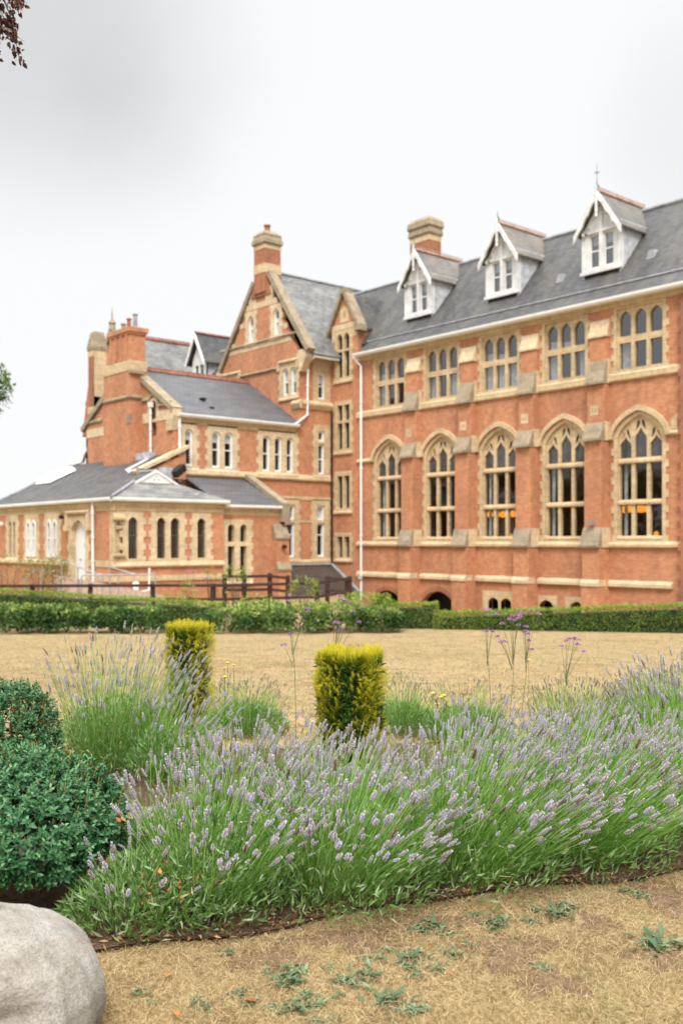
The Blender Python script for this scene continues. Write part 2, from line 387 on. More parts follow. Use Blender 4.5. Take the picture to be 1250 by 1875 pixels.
def coping(mp, p0, p1, t=.26, o1=.14, o0=-.4, name='coping', mat='stone_grey'):
    (u0, v0), (u1, v1) = p0, p1; L = math.hypot(u1-u0, v1-v0); nx, ny = -(v1-v0)/L, (u1-u0)/L
    if ny < 0: nx, ny = -nx, -ny
    m = MB(); m.slab(mp, [(u0, v0), (u1, v1), (u1+nx*t, v1+ny*t), (u0+nx*t, v0+ny*t)], (), o1, o0, back=True)
    return m.build(name, mat, B)
def string(mp, u0, u1, v0, v1, out=.1, name='string_course', mat='stone', slope=.5):
    m = MB(); m.prof(mp, u0, u1, [(-.05, v0), (out*.5, v0), (out, v0+.05), (out, v1-out*slope), (.0, v1), (-.05, v1)]); return m.build(name, mat, B)
def wall(mp, outer, holes, name='wall', mat='brick', d=-.32, **k):
    m = MB(); m.slab(mp, outer, holes, 0, d); return m.build(name, mat, B, **k)
def pipe(pts, r=.055, hop=True, name='downpipe', mat='white'):
    m = MB(); m.tube(pts, r, 8)
    if hop: x, y, z = pts[0]; m.box(x-.11, x+.11, y-.1, y+.1, z-.12, z+.14)
    for i in range(len(pts)-1):
        a, b = Vector(pts[i]), Vector(pts[i+1])
        if (b-a).length > 2:
            for t in np.arange(.15, 1, .28): c = a.lerp(b, t); m.lathe((c.x, c.y, c.z-.05), [(r*1.45, 0), (r*1.45, .1)], 8)
    return m.build(name, mat, B)

# ---- hall range: facade plane Y = 37, bays of 3.905 m
FY = 37.0; F37 = PY(FY); HX0, HX1 = -42.2, -16.0; BAYS = [-23.9-3.9*k for k in range(5)]
def tudor(c, w, vb, vs, vt): return head(c-w, c+w, vb, vs, vt, 'pointed', 8)
holes = []
for c in BAYS+[-20.0]:
    holes.append(tudor(c, 1.2, .02, 4.38, 5.5)); holes.append(rect(c-1.18, c+1.18, 7.42, 10.15))
holes += [head(-40.75, -38.75, -3.62, -3.1, -2.72, 'segment'), head(-37.0, -34.8, -3.62, -3.15, -2.62, 'segment'),
          head(-32.4, -31.75, -3.5, -3.02, -2.78), head(-31.6, -30.95, -3.5, -3.02, -2.78), head(-29.25, -28.45, -3.5, -3.05, -2.75), head(-27.5, -26.8, -3.5, -3.05, -2.75)]
wall(F37, rect(HX0, HX1, -4.3, 10.45), holes, 'hall_wall')
m = MB()
for (c, w, vt) in ((-39.75, 1., -2.72), (-35.9, 1.1, -2.62)):
    o = head(c-w-.24, c+w+.24, -3.69, -3.1, vt+.26, 'segment'); m.slab(F37, o, [head(c-w, c+w, -3.68, -3.1, vt, 'segment')], .015, -.3)
m.build('arch_ring', 'brick_dark', B)
m = MB(); m.slab(F37, rect(-32.75, -30.6, -3.68, -2.45), [head(-32.4, -31.75, -3.5, -3.02, -2.78), head(-31.6, -30.95, -3.5, -3.02, -2.78)], .02, -.25)
for c in (-28.85, -27.15): m.slab(F37, rect(c-.62, c+.62, -3.68, -2.55), [head(c-.4, c+.4, -3.5, -3.05, -2.75)], .02, -.25)
b = m.build('basement_window', 'stone', B)
m = MB(); m.box(HX0+.5, HX1, FY+.9, FY+1., -3.9, -2.2); m.box(HX0+.5, HX1, FY+.3, FY+.95, -2.3, -2.2); m.build('basement_room', 'dark', B)

def hall_window(c, i):
    w3 = [(c-1.04, c-.46), (c-.29, c+.29), (c+.46, c+1.04)]
    L = [rect(a, b, .22, 1.56) for a, b in w3]+[rect(a, b, 1.8, 3.35) for a, b in w3]
    lead = []
    for k, (a, b) in enumerate(w3):
        up = .28 if k == 1 else 0
        lead.append(head(a, b, 3.6, 4.12+up, 4.52+up*1.3, 'ogee'))
        cc = (a+b)/2; t = 4.55+up*1.35
        lead.append([(cc-.255, t-.17), (cc-.1, t-.02), (cc-.035, t+.14), (cc-.06, t+.33), (cc-.19, t+.2)] if k != 0 else [(cc-.2, t-.16), (cc-.1, t-.02), (cc-.035, t+.12), (cc-.05, t+.2), (cc-.13, t+.08)])
        lead.append([(cc+.255, t-.17), (cc+.1, t-.02), (cc+.035, t+.14), (cc+.06, t+.33), (cc+.19, t+.2)] if k != 2 else [(cc+.2, t-.16), (cc+.1, t-.02), (cc+.035, t+.12), (cc+.05, t+.2), (cc+.13, t+.08)])
    op = tudor(c, 1.1, .1, 4.3, 5.42)
    ring = toothed(c-1.27, c+1.27, -.08, 4.38, .13, .32, top=[(c+1.3, 4.38)]+[(c+x*1.3, 4.38+1.2*(.26*(1-abs(x))+.74*math.sqrt(1-x*x))) for x in np.linspace(.98, -.98, 15)]+[(c-1.3, 4.38)])
    m = MB(); m.slab(F37, ring, [op], .03, -.32); m.slab(F37, op, L+lead, -.1, -.27)
    # moulded sill course and transom rounds
    m.prof(F37, c-1.1, c+1.1, [(-.1, .1), (.06, .1), (.02, .2), (-.1, .22)])
    for v in (1.6, 3.39): m.prof(F37, c-1.09, c+1.09, [(-.12, v), (-.03, v), (-.03, v+.1), (-.1, v+.17), (-.12, v+.17)])
    # hood mould
    f = lambda s, w, vs, rise: (c+w*s, vs+rise*(.26*(1-abs(s))+.74*math.sqrt(max(0, 1-s*s))))
    xs = np.sin(np.linspace(-math.pi/2, math.pi/2, 25))
    A = [f(s, 1.5, 4.45, 1.4) for s in xs]; Bq = [f(s, 1.3, 4.45, 1.16) for s in xs]
    m.slab(F37, A+Bq[::-1], (), .16, -.02)
    w = m.build('hall_window', 'stone', B)
    g = MB()
    for q in L: g.slab(F37, q, (), -.19, -.2)
    g.build('pane', 'glass', w)
    g = MB()
    for q in lead: g.slab(F37, q, (), -.19, -.2)
    g.build('leaded_pane', 'leaded', w)
    g = MB()
    for k, (a, b_) in enumerate(w3):   # lead cames
        top = 4.4+(.36 if k == 1 else 0)
        for s in range(-8, 9):
            for sg in (1, -1):
                pts = []
                for v in np.linspace(3.6, top, 24):
                    u = (a+b_)/2+s*.12+sg*(v-3.6)*.55
                    if a+.01 < u < b_-.01: pts.append((u, v))
                if len(pts) > 2:
                    (u0, v0), (u1, v1) = pts[0], pts[-1]
                    g.add([F37(u0-.006, v0, -.185), F37(u0+.006, v0, -.185), F37(u1+.006, v1, -.185), F37(u1-.006, v1, -.185)], [(0, 1, 2, 3)])
    g.build('cames', 'lead', w)
    if i != 3:
        cu = MB(); a0 = c-1.0
        for q in range(5): cu.add([F37(a0+q*.03, .2, -.4-.02*(q % 2)), F37(a0+q*.03+.03, .2, -.4-.02*((q+1) % 2)), F37(a0+q*.03+.03, 3.4, -.4-.02*((q+1) % 2)), F37(a0+q*.03, 3.4, -.4-.02*(q % 2))], [(0, 1, 2, 3)])
        cu.build('curtain', 'curtain', w)
    return w
CURT = {0: [(-1.05, -.6)], 1: [(-1.05, -.55), (.6, 1.05)], 2: [(-1.05, -.4), (-.3, .3), (.46, 1.05)], 3: [(-1.05, -.75), (.4, 1.05)], 4: [(-1.05, -.6)]}
for i, c in enumerate(BAYS):
    hall_window(c, i)
    w3 = [(c-1.05, c-.46), (c-.29, c+.29), (c+.46, c+1.05)]
    L = [rect(a, b_, 7.5, 8.62) for a, b_ in w3]+[head(a, b_, 8.9, 9.65, 10.0) for a, b_ in w3]
    cu = [(c+a, c+b_, 7.45, 8.7 if i != 2 else 8.75) for a, b_ in CURT[i]]
    if i in (1, 2, 4): cu += [(c-1.05, c-.4, 8.9, 9.3), (c-.3, c+.3, 8.9, 9.2)]
    window(F37, c-1.28, c+1.28, 7.32, 10.2, L, 'upper_window', glass='glass_sky', frame_open=rect(c-1.13, c+1.13, 7.42, 10.12), curtains=cu, sill=False, room=1.6)
# rooms: hall and floor above (open towards the windows)
m = MB(); m.box(HX0+.2, HX1, FY+.34, 45.5, -.25, 6.6); del m.f[2]; m.build('hall_interior', 'dark', B)
# horizontal courses between the buttresses
m = MB()
for v0, v1, o in ((-.31, -.02, .15), (6.95, 7.36, .13)): m.prof(F37, HX0, HX1, [(-.05, v0), (o*.55, v0), (o, v0+.06), (o, v1-.12), (.0, v1), (-.05, v1)])
m.prof(F37, HX0, HX1, [(-.05, 10.22), (.05, 10.22), (.05, 10.45), (.12, 10.55), (-.05, 10.55)])
sc = m.build('string_course', 'stone', B)
m = MB(); ed = [-42.2]+[x for c in BAYS[::-1] for x in (c-1.46, c+1.46)]+[-16]
for k in range(0, len(ed), 2): m.prof(F37, ed[k], ed[k+1], [(-.05, 4.4), (.06, 4.4), (.13, 4.47), (.13, 4.52), (0, 4.66), (-.05, 4.66)])
m.slab(F37, [(-22.4, 4.66), (-22.1, 4.66), (-22.1, 5.35), (-22.4, 5.0)], (), .04, -.02)
m.build('hood_string', 'stone', B)
m = MB(); m.prof(F37, HX0, -22.2, [(-.05, -3.7), (.1, -3.7), (.1, -1.98), (-.05, -1.98)]); pl = None
m2 = MB(); m2.prof(F37, HX0, -22.3, [(-.05, -1.99), (.15, -1.99), (.15, -1.84), (0, -1.72), (-.05, -1.72)]); m2.build('plinth_course', 'stone_pale', B)
# buttresses
def buttress(c):
    w = .45; m = MB()
    m.prof(F37, c-w, c+w, [(-.02, -4.3), (.85, -4.3), (.85, -1.95), (.75, -1.75), (.75, -.25), (.6, .3), (.6, 4.55), (.38, 5.0), (.38, 6.95), (.2, 7.7), (.2, 9.1), (.02, 9.6), (-.02, 9.6)])
    b_ = m.build('buttress', 'brick', B)
    s = MB(); e = w+.025
    s.prof(F37, c-e, c+e, [(.5, -.3), (.9, -.3), (.92, -.2), (.64, .58), (.5, .58)])
    s.prof(F37, c-e-.0, c+e, [(.3, 4.4), (.78, 4.4), (.78, 4.5), (.42, 5.2), (.3, 5.2)])
    s.prof(F37, c-e, c+e, [(.05, 6.9), (.56, 6.9), (.56, 7.0), (.23, 7.95), (.05, 7.95)])
    s.build('weathering', 'stone_grey', b_)
    s = MB()
    s.prof(F37, c-w-.05, c+w+.05, [(-.02, 8.98), (.28, 9.0), (.28, 9.1), (.05, 9.78), (-.02, 9.78)])
    for v0, v1, o in ((-.28, .6, .6), (4.42, 5.25, .39), (6.95, 8.0, .21)):
        s.lbox(F37, c+w, c+w+.05, v0, v1, -.02, o); s.lbox(F37, c-w-.05, c-w, v0, v1, -.02, o)
    s.prof(F37, c-w-.02, c+w+.02, [(.3, -1.99), (.9, -1.99), (.9, -1.84), (.76, -1.7), (.3, -1.7)])
    s.build('cap_stone', 'stone_pale', b_)
    v = MB(); v.slab(F37, rect(c-.3, c+.12, 5.55, 6.0), [rect(c-.2, c-.13, 5.68, 5.85), rect(c-.06, c+.01, 5.68, 5.85)], .39, .2); v.lbox(F37, c-.29, c+.11, 5.56, 5.99, .3, .31)
    v.build('vent_block', 'stone_pale', b_)
for c in (-37.55, -33.65, -29.75, -25.85): buttress(c)
# gutter, soffit, roof
m = MB(); m.prof(PY(36.62), -42.05, HX1, [(-.02, 10.42), (.1, 10.42), (.16, 10.5), (.17, 10.6), (.1, 10.62), (-.02, 10.56)]); m.prof(F37, -42.05, HX1, [(0, 10.452), (.4, 10.452), (.4, 10.5), (0, 10.5)])
m.build('gutter', 'white', B)
m = MB()
m.sheet([(-41.6, 36.5, 10.63), (HX1, 36.5, 10.63), (HX1, 37.25, 11.28), (-41.6, 37.25, 11.28)]); m.sheet([(-48.2, 37.25, 11.29), (HX1, 37.25, 11.29), (HX1, 41, 15.6), (-48.2, 41, 15.6)])
m.sheet([(-48.2, 41, 15.6), (HX1, 41, 15.6), (HX1, 45.5, 10.6), (-48.2, 45.5, 10.6)])
m.build('hall_roof', 'slate', B)
m = MB(); m.tube([(-47.5, 41, 15.62), (HX1, 41, 15.62)], .11, 8); m.tube([(-41.6, 37.22, 11.3), (HX1, 37.22, 11.3)], .045, 6); m.build('ridge', 'lead', B)
m = MB(); m.box(-21.6, -18.6, 40.6, 41.6, 15.75, 15.9); m.build('roof_hatch', 'black', B)
for (px, py) in ((1027, 511), (1193, 467)):
    t = (px-CXP)/FPX; kx = (-CA+SA*t)/(SA+CA*t); k = (HYP-py)/FPX/(SA+CA*t); y = (11.29-1.149*37.25)/(k-1.149); x = kx*y; z = k*y
    m = MB(); m.add([(x-.2, y-.16, z-.18), (x+.2, y-.16, z-.18), (x+.12, y-.1, z+.22), (x-.12, y-.1, z+.22), (x-.2, y+.16, z+.2), (x+.2, y+.16, z+.2)], [(0, 1, 2, 3), (3, 2, 5, 4), (0, 3, 4), (1, 5, 2)]); m.build('roof_vent', 'lead', B)
m = MB(); m.box(HX0, HX1, 45.2, 45.5, -3.7, 10.6); m.build('back_wall', 'brick', B)
# shallow bay ending the range, toothed quoins; dark brick paints its corner's shade
m = MB(); m.box(-21.85, -16, 36.8, 36.98, -3.7, 10.2)
for k in range(46):
    if k % 2: m.lbox(F37, -21.97, -21.851, -3.7+k*.3, -3.7+k*.3+.3, -.1, .19)
m.build('end_bay', 'brick_dark', B)

# dormers
def dormer(cx, tall):
    D = PY(37.9); m = MB()
    win = [(-.63, -.14), (.14, .63)]
    m.slab(D, [(cx-1.03, 12.3), (cx+1.03, 12.3), (cx+1.03, 14.2), (cx, 15.62), (cx-1.03, 14.2)], [rect(cx+a, cx+b_, 12.5, 14.02) for a, b_ in win], 0, -.2)
    for s in (-1, 1):
        for k in range(3): m.lbox(D, cx+s*.86-.06, cx+s*.86+.06, 14.05-k*.0-.02*k, 14.12, 0, .1+.06*k)
        m.lbox(D, cx+s*.97-.06, cx+s*.97+.06, 12.35, 14.3, -.01, .06)
    m.lbox(D, cx-1.1, cx+1.1, 12.22, 12.36, -.05, .1)
    m.lbox(D, cx-.08, cx+.08, 12.36, 15.35, 0, .07)
    for s in (-1, 1):
        P = [(cx+s*(.1+.62*t), 14.2+.75*(1-t*t)**.5) for t in np.linspace(0, .96, 7)]
        for (a, b_), (c, d) in zip(P, P[1:]): m.slab(D, [(a, b_), (c, d), (c-s*.08, d-.1), (a-s*.02, b_-.12)], (), .06, -.01)
        m.lbox(D, cx+s*.4-.34, cx+s*.4+.34, 14.06, 14.16, 0, .08)
    d = m.build('dormer', 'white_old', B)
    g = MB()
    for a, b_ in win: g.lbox(D, cx+a, cx+b_, 12.5, 14.02, -.14, -.13)
    g.build('pane', 'glass_sky', d)
    g = MB()
    for a, b_ in win:
        g.slab(D, rect(cx+a, cx+b_, 12.5, 14.02), [rect(cx+a+.04, cx+b_-.04, 12.55, 13.24), rect(cx+a+.04, cx+b_-.04, 13.3, 13.97)], -.08, -.12)
    g.build('sash', 'white', d)
    g = MB(); g.lbox(D, cx-.63, cx+.63, 12.5, 14.02, -.9, -.22); del g.f[1]; g.build('room', 'dark', d)
    g = MB()
    for a, b_ in win: g.lbox(D, cx+a+.03, cx+b_-.03, 13.55, 14.0, -.2, -.19)
    g.build('blind', 'white', d)
    g = MB()   # cheeks
    for s in (-1, 1): g.slab(lambda u, v, o: (cx+s*(1.03+o), u, v), [(37.9, 11.9), (40.35, 14.75), (40.35, 14.4), (37.9, 14.4)] if False else [(37.92, 12.0), (40.0, 14.42), (37.92, 14.42)], (), -.005, -.1)
    g.build('cheek', 'lead_pale', d)
    g = MB(); yf, yb = 37.58, 41.3; ez = 14.08
    for s in (-1, 1):
        g.sheet([(cx, yf, 15.82), (cx, yb, 15.82), (cx+s*1.22, yb-1.7, ez), (cx+s*1.22, yf, ez)] if s < 0 else [(cx, yf, 15.82), (cx+s*1.22, yf, ez), (cx+s*1.22, yb-1.7, ez), (cx, yb, 15.82)], .07)
    g.build('roof', 'slate_brown', d)
    g = MB(); Bp = PY(37.56)
    for s in (-1, 1):   # bargeboards with scalloped lower edge
        top = [(cx+s*1.26*t, 15.9-(15.9-14.0)*t) for t in np.linspace(0, 1, 12)]
        low = [(cx+s*(1.26*t), 15.9-(15.9-14.0)*t-.33-.05*math.sin(t*22)) for t in np.linspace(1, 0.0, 12)]
        g.slab(Bp, top+low, (), .06, -.03, back=True)
    g.lathe((cx, 37.5, 14.6), [(.02, 0), (.08, .08), (.05, .2), (.07, .3), (.06, 1.4), (.03, 1.5)], 8)
    g.build('bargeboard', 'white_old', d)
    g = MB(); g.tube([(cx, yf, 15.86), (cx, yb, 15.86)], .09, 6)
    for k in range(19): y = yf+.15+k*.2; g.tube([(cx, y-.08, 15.92), (cx, y-.06, 16.02), (cx, y, 16.06), (cx, y+.06, 16.02), (cx, y+.08, 15.92)], .022, 4)
    g.build('ridge_crest', 'tile_pink', d)
    g = MB(); zz = 15.9
    g.lathe((cx, yf-.02, zz), [(.09, 0), (.05, .1), (.1, .16), (.03, .3), (.012, .5), (.012, 1.05 if tall else .5), (.002, 1.2 if tall else .55)], 8)
    if tall:
        for s in (-1, 1): g.tube([(cx, yf-.02, zz+.72), (cx+s*.1, yf-.02, zz+.8), (cx+s*.13, yf-.02, zz+.72)], .012, 4); g.tube([(cx, yf-.02, zz+.72), (cx, yf-.02+s*.1, zz+.8), (cx, yf-.02+s*.13, zz+.72)], .012, 4)
    g.build('finial', 'verdigris', d)
for cx, tall in ((-26.45, True), (-32.3, False), (-38.2, False)): dormer(cx, tall)
# the ridge chimney behind the third dormer
def chimney(x0, x1, y0, y1, z0, z1, bands, cap, pots, name='chimney', mat='brick_dark'):
    m = MB(); m.box(x0, x1, y0, y1, z0, z1); c = m.build(name, mat, B); s = MB()
    for (b0, b1, o) in bands: s.box(x0-o, x1+o, y0-o, y1+o, b0, b1)
    s.build('stone_band', 'stone', c)
    s = MB(); P = cap
    for (a0, a1, oa, ob) in P:
        s.add([(x0-oa, y0-oa, a0), (x1+oa, y0-oa, a0), (x1+oa, y1+oa, a0), (x0-oa, y1+oa, a0), (x0-ob, y0-ob, a1), (x1+ob, y0-ob, a1), (x1+ob, y1+ob, a1), (x0-ob, y1+ob, a1)],
              [(0, 1, 2, 3), (4, 5, 6, 7), (0, 1, 5, 4), (1, 2, 6, 5), (2, 3, 7, 6), (3, 0, 4, 7)])
    s.build('cap', 'stone_grey', c)
    for (x, y, z, r, h, mt) in pots:
        s = MB(); s.lathe((x, y, z), [(r*1.15, 0), (r*1.2, .06), (r*.95, .1), (r*.8, h-.12), (r*1.1, h-.09), (r*1.1, h), (r*.7, h), (r*.7, h-.2)], 10); s.build('chimney_pot', mt, c)
    return c
chimney(-42.35, -40.75, 41.3, 42.3, 15.0, 18.1, [(17.75, 18.05, .015)], [(18.05, 18.2, .02, .1), (18.2, 18.5, .1, .05), (18.5, 18.62, .05, .14), (18.62, 18.95, .14, .1), (18.95, 19.15, .1, -.04)], [])
# ---- stair tower strip with its own small gable (same plane)
TW = [(-44.04, -42.92)]
T_L = []
mp = F37
a, b_ = -44.0, -42.9; mid = (a+b_)/2; lp = [(a, mid-.07), (mid+.07, b_)]
specs = [(9.2, 12.25, [rect(q, r, 9.5, 11.0) for q, r in lp]+[head(q, r, 11.13, 11.75, 12.05) for q, r in lp]),
         (5.05, 8.15, [rect(q, r, 5.35, 6.85) for q, r in lp]+[rect(q, r, 7.0, 7.9) for q, r in lp]),
         (1.6, 4.05, [rect(q, r, 1.9, 3.78) for q, r in lp]), (-1.2, .5, [rect(q, r, -.95, .25) for q, r in lp])]
wall(F37, [(-44.5, -3.7), (-42.2, -3.7), (-42.2, 12.3), (-43.35, 14.25), (-44.5, 12.3)], [rect(a-.06, b_+.06, s[2][0][0][1]-.05, max(p[1] for p in s[2][-1])+.05) for s in specs], 'stair_wall')
for k, (v0, v1, L) in enumerate(specs):
    window(F37, -44.22, -42.7, v0, v1, L, 'stair_window', a=.1, glass='leaded' if k < 3 else 'glass', stone='stone',
           curtains=[(a, mid-.07, L[0][0][1], L[0][0][1]+.75)] if k in (1, 2) else ())
m = MB(); m.slab(F37, [(-44.45, 11.6), (-44.28, 11.6), (-44.28, 12.28), (-42.62, 12.28), (-42.62, 11.75), (-42.25, 11.75), (-42.22, 12.6), (-44.48, 12.6)], (), .022, -.05)
m.slab(F37, head(-43.72, -42.98, 12.68, 13.25, 13.62), [head(-43.44, -43.26, 12.95, 13.2, 13.38, 'ogee')], .024, -.2); m.lbox(F37, -43.5, -43.2, 12.8, 13.5, -.25, -.2)
m.build('gable_dressing', 'stone_pale', B)
coping(F37, (-42.05, 12.15), (-43.3, 14.28), .2, .2, -.45); coping(F37, (-44.75, 12.0), (-43.4, 14.28), .2, .2, -.45)
m = MB(); m.lbox(F37, -42.3, -41.85, 12.0, 12.35, -.4, .22); m.lbox(F37, -43.52, -43.18, 14.3, 14.62, -.4, .22); m.build('kneeler', 'stone_grey', B)
m = MB()   # little roof running back behind the stair gable
for s in (-1, 1): m.sheet([(-43.35, 37.2, 14.4), (-43.35, 41, 14.4), (-43.35+s*1.3, 41, 12.2), (-43.35+s*1.3, 37.2, 12.2)])
m.build('stair_roof', 'slate', B)
m = MB(); m.slab(PX(-42.185), [(37.004, 10.6), (38.3, 12.3), (37.004, 12.3)], (), 0, -.05); m.build('stair_cheek', 'brick', B)
pipe([(-42.0, 36.5, 10.45), (-41.95, 36.72, 10.15), (-41.75, 36.86, 9.9), (-41.75, 36.86, -3.6)], .07, False)

# ---- gabled block: gable wall Y = 34.6, side wall X = -44.5
G = PY(34.6); P45 = PX(-44.5); GX0, GX1, GA = -52.65, -44.504, -48.25
def gz_(u): return 10.6+(16.0-10.6)*(u-GX1)/(GA-GX1) if u > GA else 10.4+(16.0-10.4)*(u-GX0)/(GA-GX0)
lan = [head(-49.6, -49.05, 12.15, 13.4, 13.75), head(-47.0, -46.45, 12.15, 13.4, 13.75)]
pair = [head(-46.1, -45.55, 8.45, 9.85, 10.05, 'round'), head(-45.32, -44.8, 8.45, 9.85, 10.05, 'round')]
pair2 = [head(-52.0, -51.45, 8.45, 9.85, 10.05, 'round'), head(-51.2, -50.65, 8.45, 9.85, 10.05, 'round')]
wall(G, [(GX0, 3), (GX1, 3), (GX1, 10.6), (GA, 16.0), (GX0, 10.4)], [rect(-49.65, -49, 12.1, 13.8), rect(-47.05, -46.4, 12.1, 13.8), rect(-46.2, -44.72, 8.4, 10.1), rect(-52.05, -50.6, 8.4, 10.1)], 'gable_wall')
for L in lan: u0, u1 = L[0][0], L[1][0]; window(G, u0-.27, u1+.27, 11.92, 14.0, [L], 'gable_window', 'stone_pale', sash=0, a=.1, blinds=[(u0+.05, u1-.05, 12.2, 13.2)])
for L in (pair, pair2):
    u0, u1 = L[0][0][0], L[1][1][0]
    window(G, u0-.3, u1+.16, 8.2, 10.35, L, 'gable_window', sash=0, a=.1, blinds=[(q[0][0]+.05, q[1][0]-.05, 9.3, 10.0) for q in L],
           hood=lambda m, u0=u0, u1=u1: (m.prof(G, u0-.42, u1+.25, [(-.02, 10.36), (.12, 10.36), (.16, 10.44), (0, 10.56), (-.02, 10.56)]), m.lbox(G, u0-.42, u0-.26, 9.95, 10.36, -.02, .14), m.lbox(G, u1+.1, u1+.25, 9.95, 10.36, -.02, .14)))
m = MB(); m.slab(G, [(-51.75, 11.62), (-45.2, 11.62), (-45.45, 11.95), (-51.5, 11.95)], (), .02, -.05)
m.slab(G, [(-50.1, 14.05), (-46.6, 14.05), (-46.75, 14.4), (-49.95, 14.4)], (), .02, -.05)
for c in (-49.15, -47.45): m.slab(G, head(c-.38, c+.38, 14.4, 14.9, 15.25, 'round'), [head(c-.09, c+.09, 14.75, 14.9, 15.0, 'round')], .022, -.15); m.lbox(G, c-.12, c+.12, 14.7, 15.05, -.2, -.15)
for u, v in ((-51.2, 12.0), (-45.85, 12.4), (-50.3, 13.1)): m.lbox(G, u-.2, u+.2, v, v+.3, -.02, .021)
m.slab(G, [(-45.0, 9.1), (-44.5, 9.1), (-44.5, 10.7), (-44.75, 10.7)] if False else [(-44.72, 9.3), (-44.5, 9.3), (-44.5, 10.6), (-44.72, 10.9)], (), .02, -.05)
m.build('gable_dressing', 'stone_pale', B)
m = MB(); m.prof(G, GX0, GX1+.1, [(-.02, 11.93), (.1, 11.93), (.13, 12.0), (0, 12.1), (-.02, 12.1)]); m.prof(G, -50.4, -46.5, [(-.02, 10.1), (.1, 10.1), (.13, 10.16), (0, 10.26), (-.02, 10.26)])
m.build('string_course', 'stone_grey', B)
coping(G, (-43.75, 10.75), (-47.55, 15.9), .3, .16, -.4); coping(G, (-52.95, 10.2), (-48.8, 15.6), .28, .16, -.4)
m = MB(); m.slab(G, [(-44.49, 9.7), (-44.3, 9.7), (-43.8, 10.5), (-43.8, 10.75), (-44.2, 10.95), (-44.49, 10.9)], (), .1, -.35, back=True)
m.slab(G, [(-52.5, 9.6), (-52.8, 9.6), (-53.15, 10.2), (-52.8, 10.7), (-52.5, 10.6)], (), .18, -.4, back=True); m.build('kneeler', 'stone_pale', B)
m = MB()
m.sheet([(-48.2, 34.75, 16.3), (-48.2, 43, 16.3), (-43.75, 43, 10.72), (-43.75, 34.75, 10.72)]); m.sheet([(-48.2, 34.75, 16.3), (-53.0, 34.75, 10.2), (-53.0, 43, 10.2), (-48.2, 43, 16.3)])
m.build('gable_roof', 'slate_pale', B)
m = MB(); m.tube([(-48.2, 34.8, 16.33), (-48.2, 43, 16.33)], .1, 8); m.build('ridge', 'lead', B)
c = chimney(-48.75, -47.65, 34.42, 35.6, 14.9, 17.5, [(16.05, 16.6, .025), (17.5, 17.75, .02)], [(17.75, 17.85, .02, .12), (17.85, 18.05, .12, .1), (18.05, 18.3, .1, .02), (18.3, 18.4, .04, .04), (18.4, 18.62, .0, -.18)], [(-48.2, 35.0, 18.65, .2, .42, 'terracotta')])
m = MB(); m.slab(G, [(-49.2, 14.7), (-47.2, 14.7), (-47.65, 15.95), (-48.75, 15.95)], (), .1, -.9, back=True); m.build('chimney_shoulder', 'brick_dark', c)
# side wall (X = -44.5): from the front corner of the lower wing to the hall
one = [head(26.98, 27.49, 3.94, 5.65, 5.87, 'round')]; two = [head(a, b_, 3.92, 5.65, 5.87, 'round') for a, b_ in ((28.65, 29.2), (29.45, 30.03))]
three = [head(a, b_, 3.88, 5.65, 5.87, 'round') for a, b_ in ((31.98, 32.49), (32.81, 33.32), (33.64, 34.13))]
hi = [head(35.96, 36.46, 8.25, 9.65, 9.82, 'round')]; midw = [rect(35.96, 36.42, 3.88, 5.65), rect(35.96, 36.42, 5.8, 6.42)]
lo1 = [rect(33.62, 34.23, -.93, 1.04), rect(33.62, 34.23, 1.2, 2.06)]; lo2 = [rect(35.86, 36.42, -.93, 1.04), rect(35.86, 36.42, 1.2, 2.06)]
hs = [rect(26.9, 27.57, 3.86, 5.95), rect(28.57, 30.11, 3.86, 5.95), rect(31.9, 34.2, 3.82, 5.95), rect(35.88, 36.54, 8.17, 9.9), rect(35.88, 36.5, 3.8, 6.5), rect(33.54, 34.3, -1., 2.14), rect(35.78, 36.5, -1., 2.14)]
wall(P45, [(26.304, -3.2), (37, -3.2), (37, 10.6), (34.604, 10.6), (34.604, 6.5), (26.304, 6.5)], hs, 'wing_wall')
def bl(L, f): return [(q[0][0]+.05, q[1][0]-.05, max(p[1] for p in q)-f*(max(p[1] for p in q)-q[0][1]), max(p[1] for p in q)-.06) for q in L]
window(P45, 26.72, 27.75, 3.66, 6.2, one, 'sash_window', 'stone_pale', sash=0, blinds=bl(one, .28)); window(P45, 28.38, 30.3, 3.66, 6.2, two, 'sash_window', 'stone_pale', sash=0, blinds=bl(two, .3))
window(P45, 31.7, 34.4, 3.66, 6.2, three, 'sash_window', 'stone_pale', sash=0)
window(P45, 35.55, 36.85, 7.95, 10.35, hi, 'sash_window', sash=0, a=0, blinds=bl(hi, .4)); window(P45, 35.62, 36.82, 3.66, 6.75, midw, 'sash_window', sash=0, a=.1)
window(P45, 33.3, 34.55, -1.2, 2.4, lo1, 'sash_window', sash=.3, a=.1); window(P45, 35.5, 36.8, -1.2, 2.4, lo2, 'sash_window', sash=.3, a=.1, blinds=bl(lo2[1:], .9))
m = MB()
m.prof(P45, 26.3, 36.98, [(-.05, 3.42), (.06, 3.42), (.13, 3.5), (.13, 3.58), (0, 3.8), (-.05, 3.8)]); m.prof(P45, 26.3, 34.3, [(-.05, 6.12), (.03, 6.12), (.03, 6.3), (.12, 6.42), (.12, 6.5), (-.05, 6.5)])
m.prof(P45, 34.72, 36.98, [(-.05, 7.6), (.06, 7.6), (.2, 7.85), (.2, 7.95), (.02, 8.12), (-.05, 8.12)]); m.prof(G, -45.1, -44.32, [(-.05, 7.6), (.06, 7.6), (.2, 7.85), (.2, 7.95), (.02, 8.12), (-.05, 8.12)])
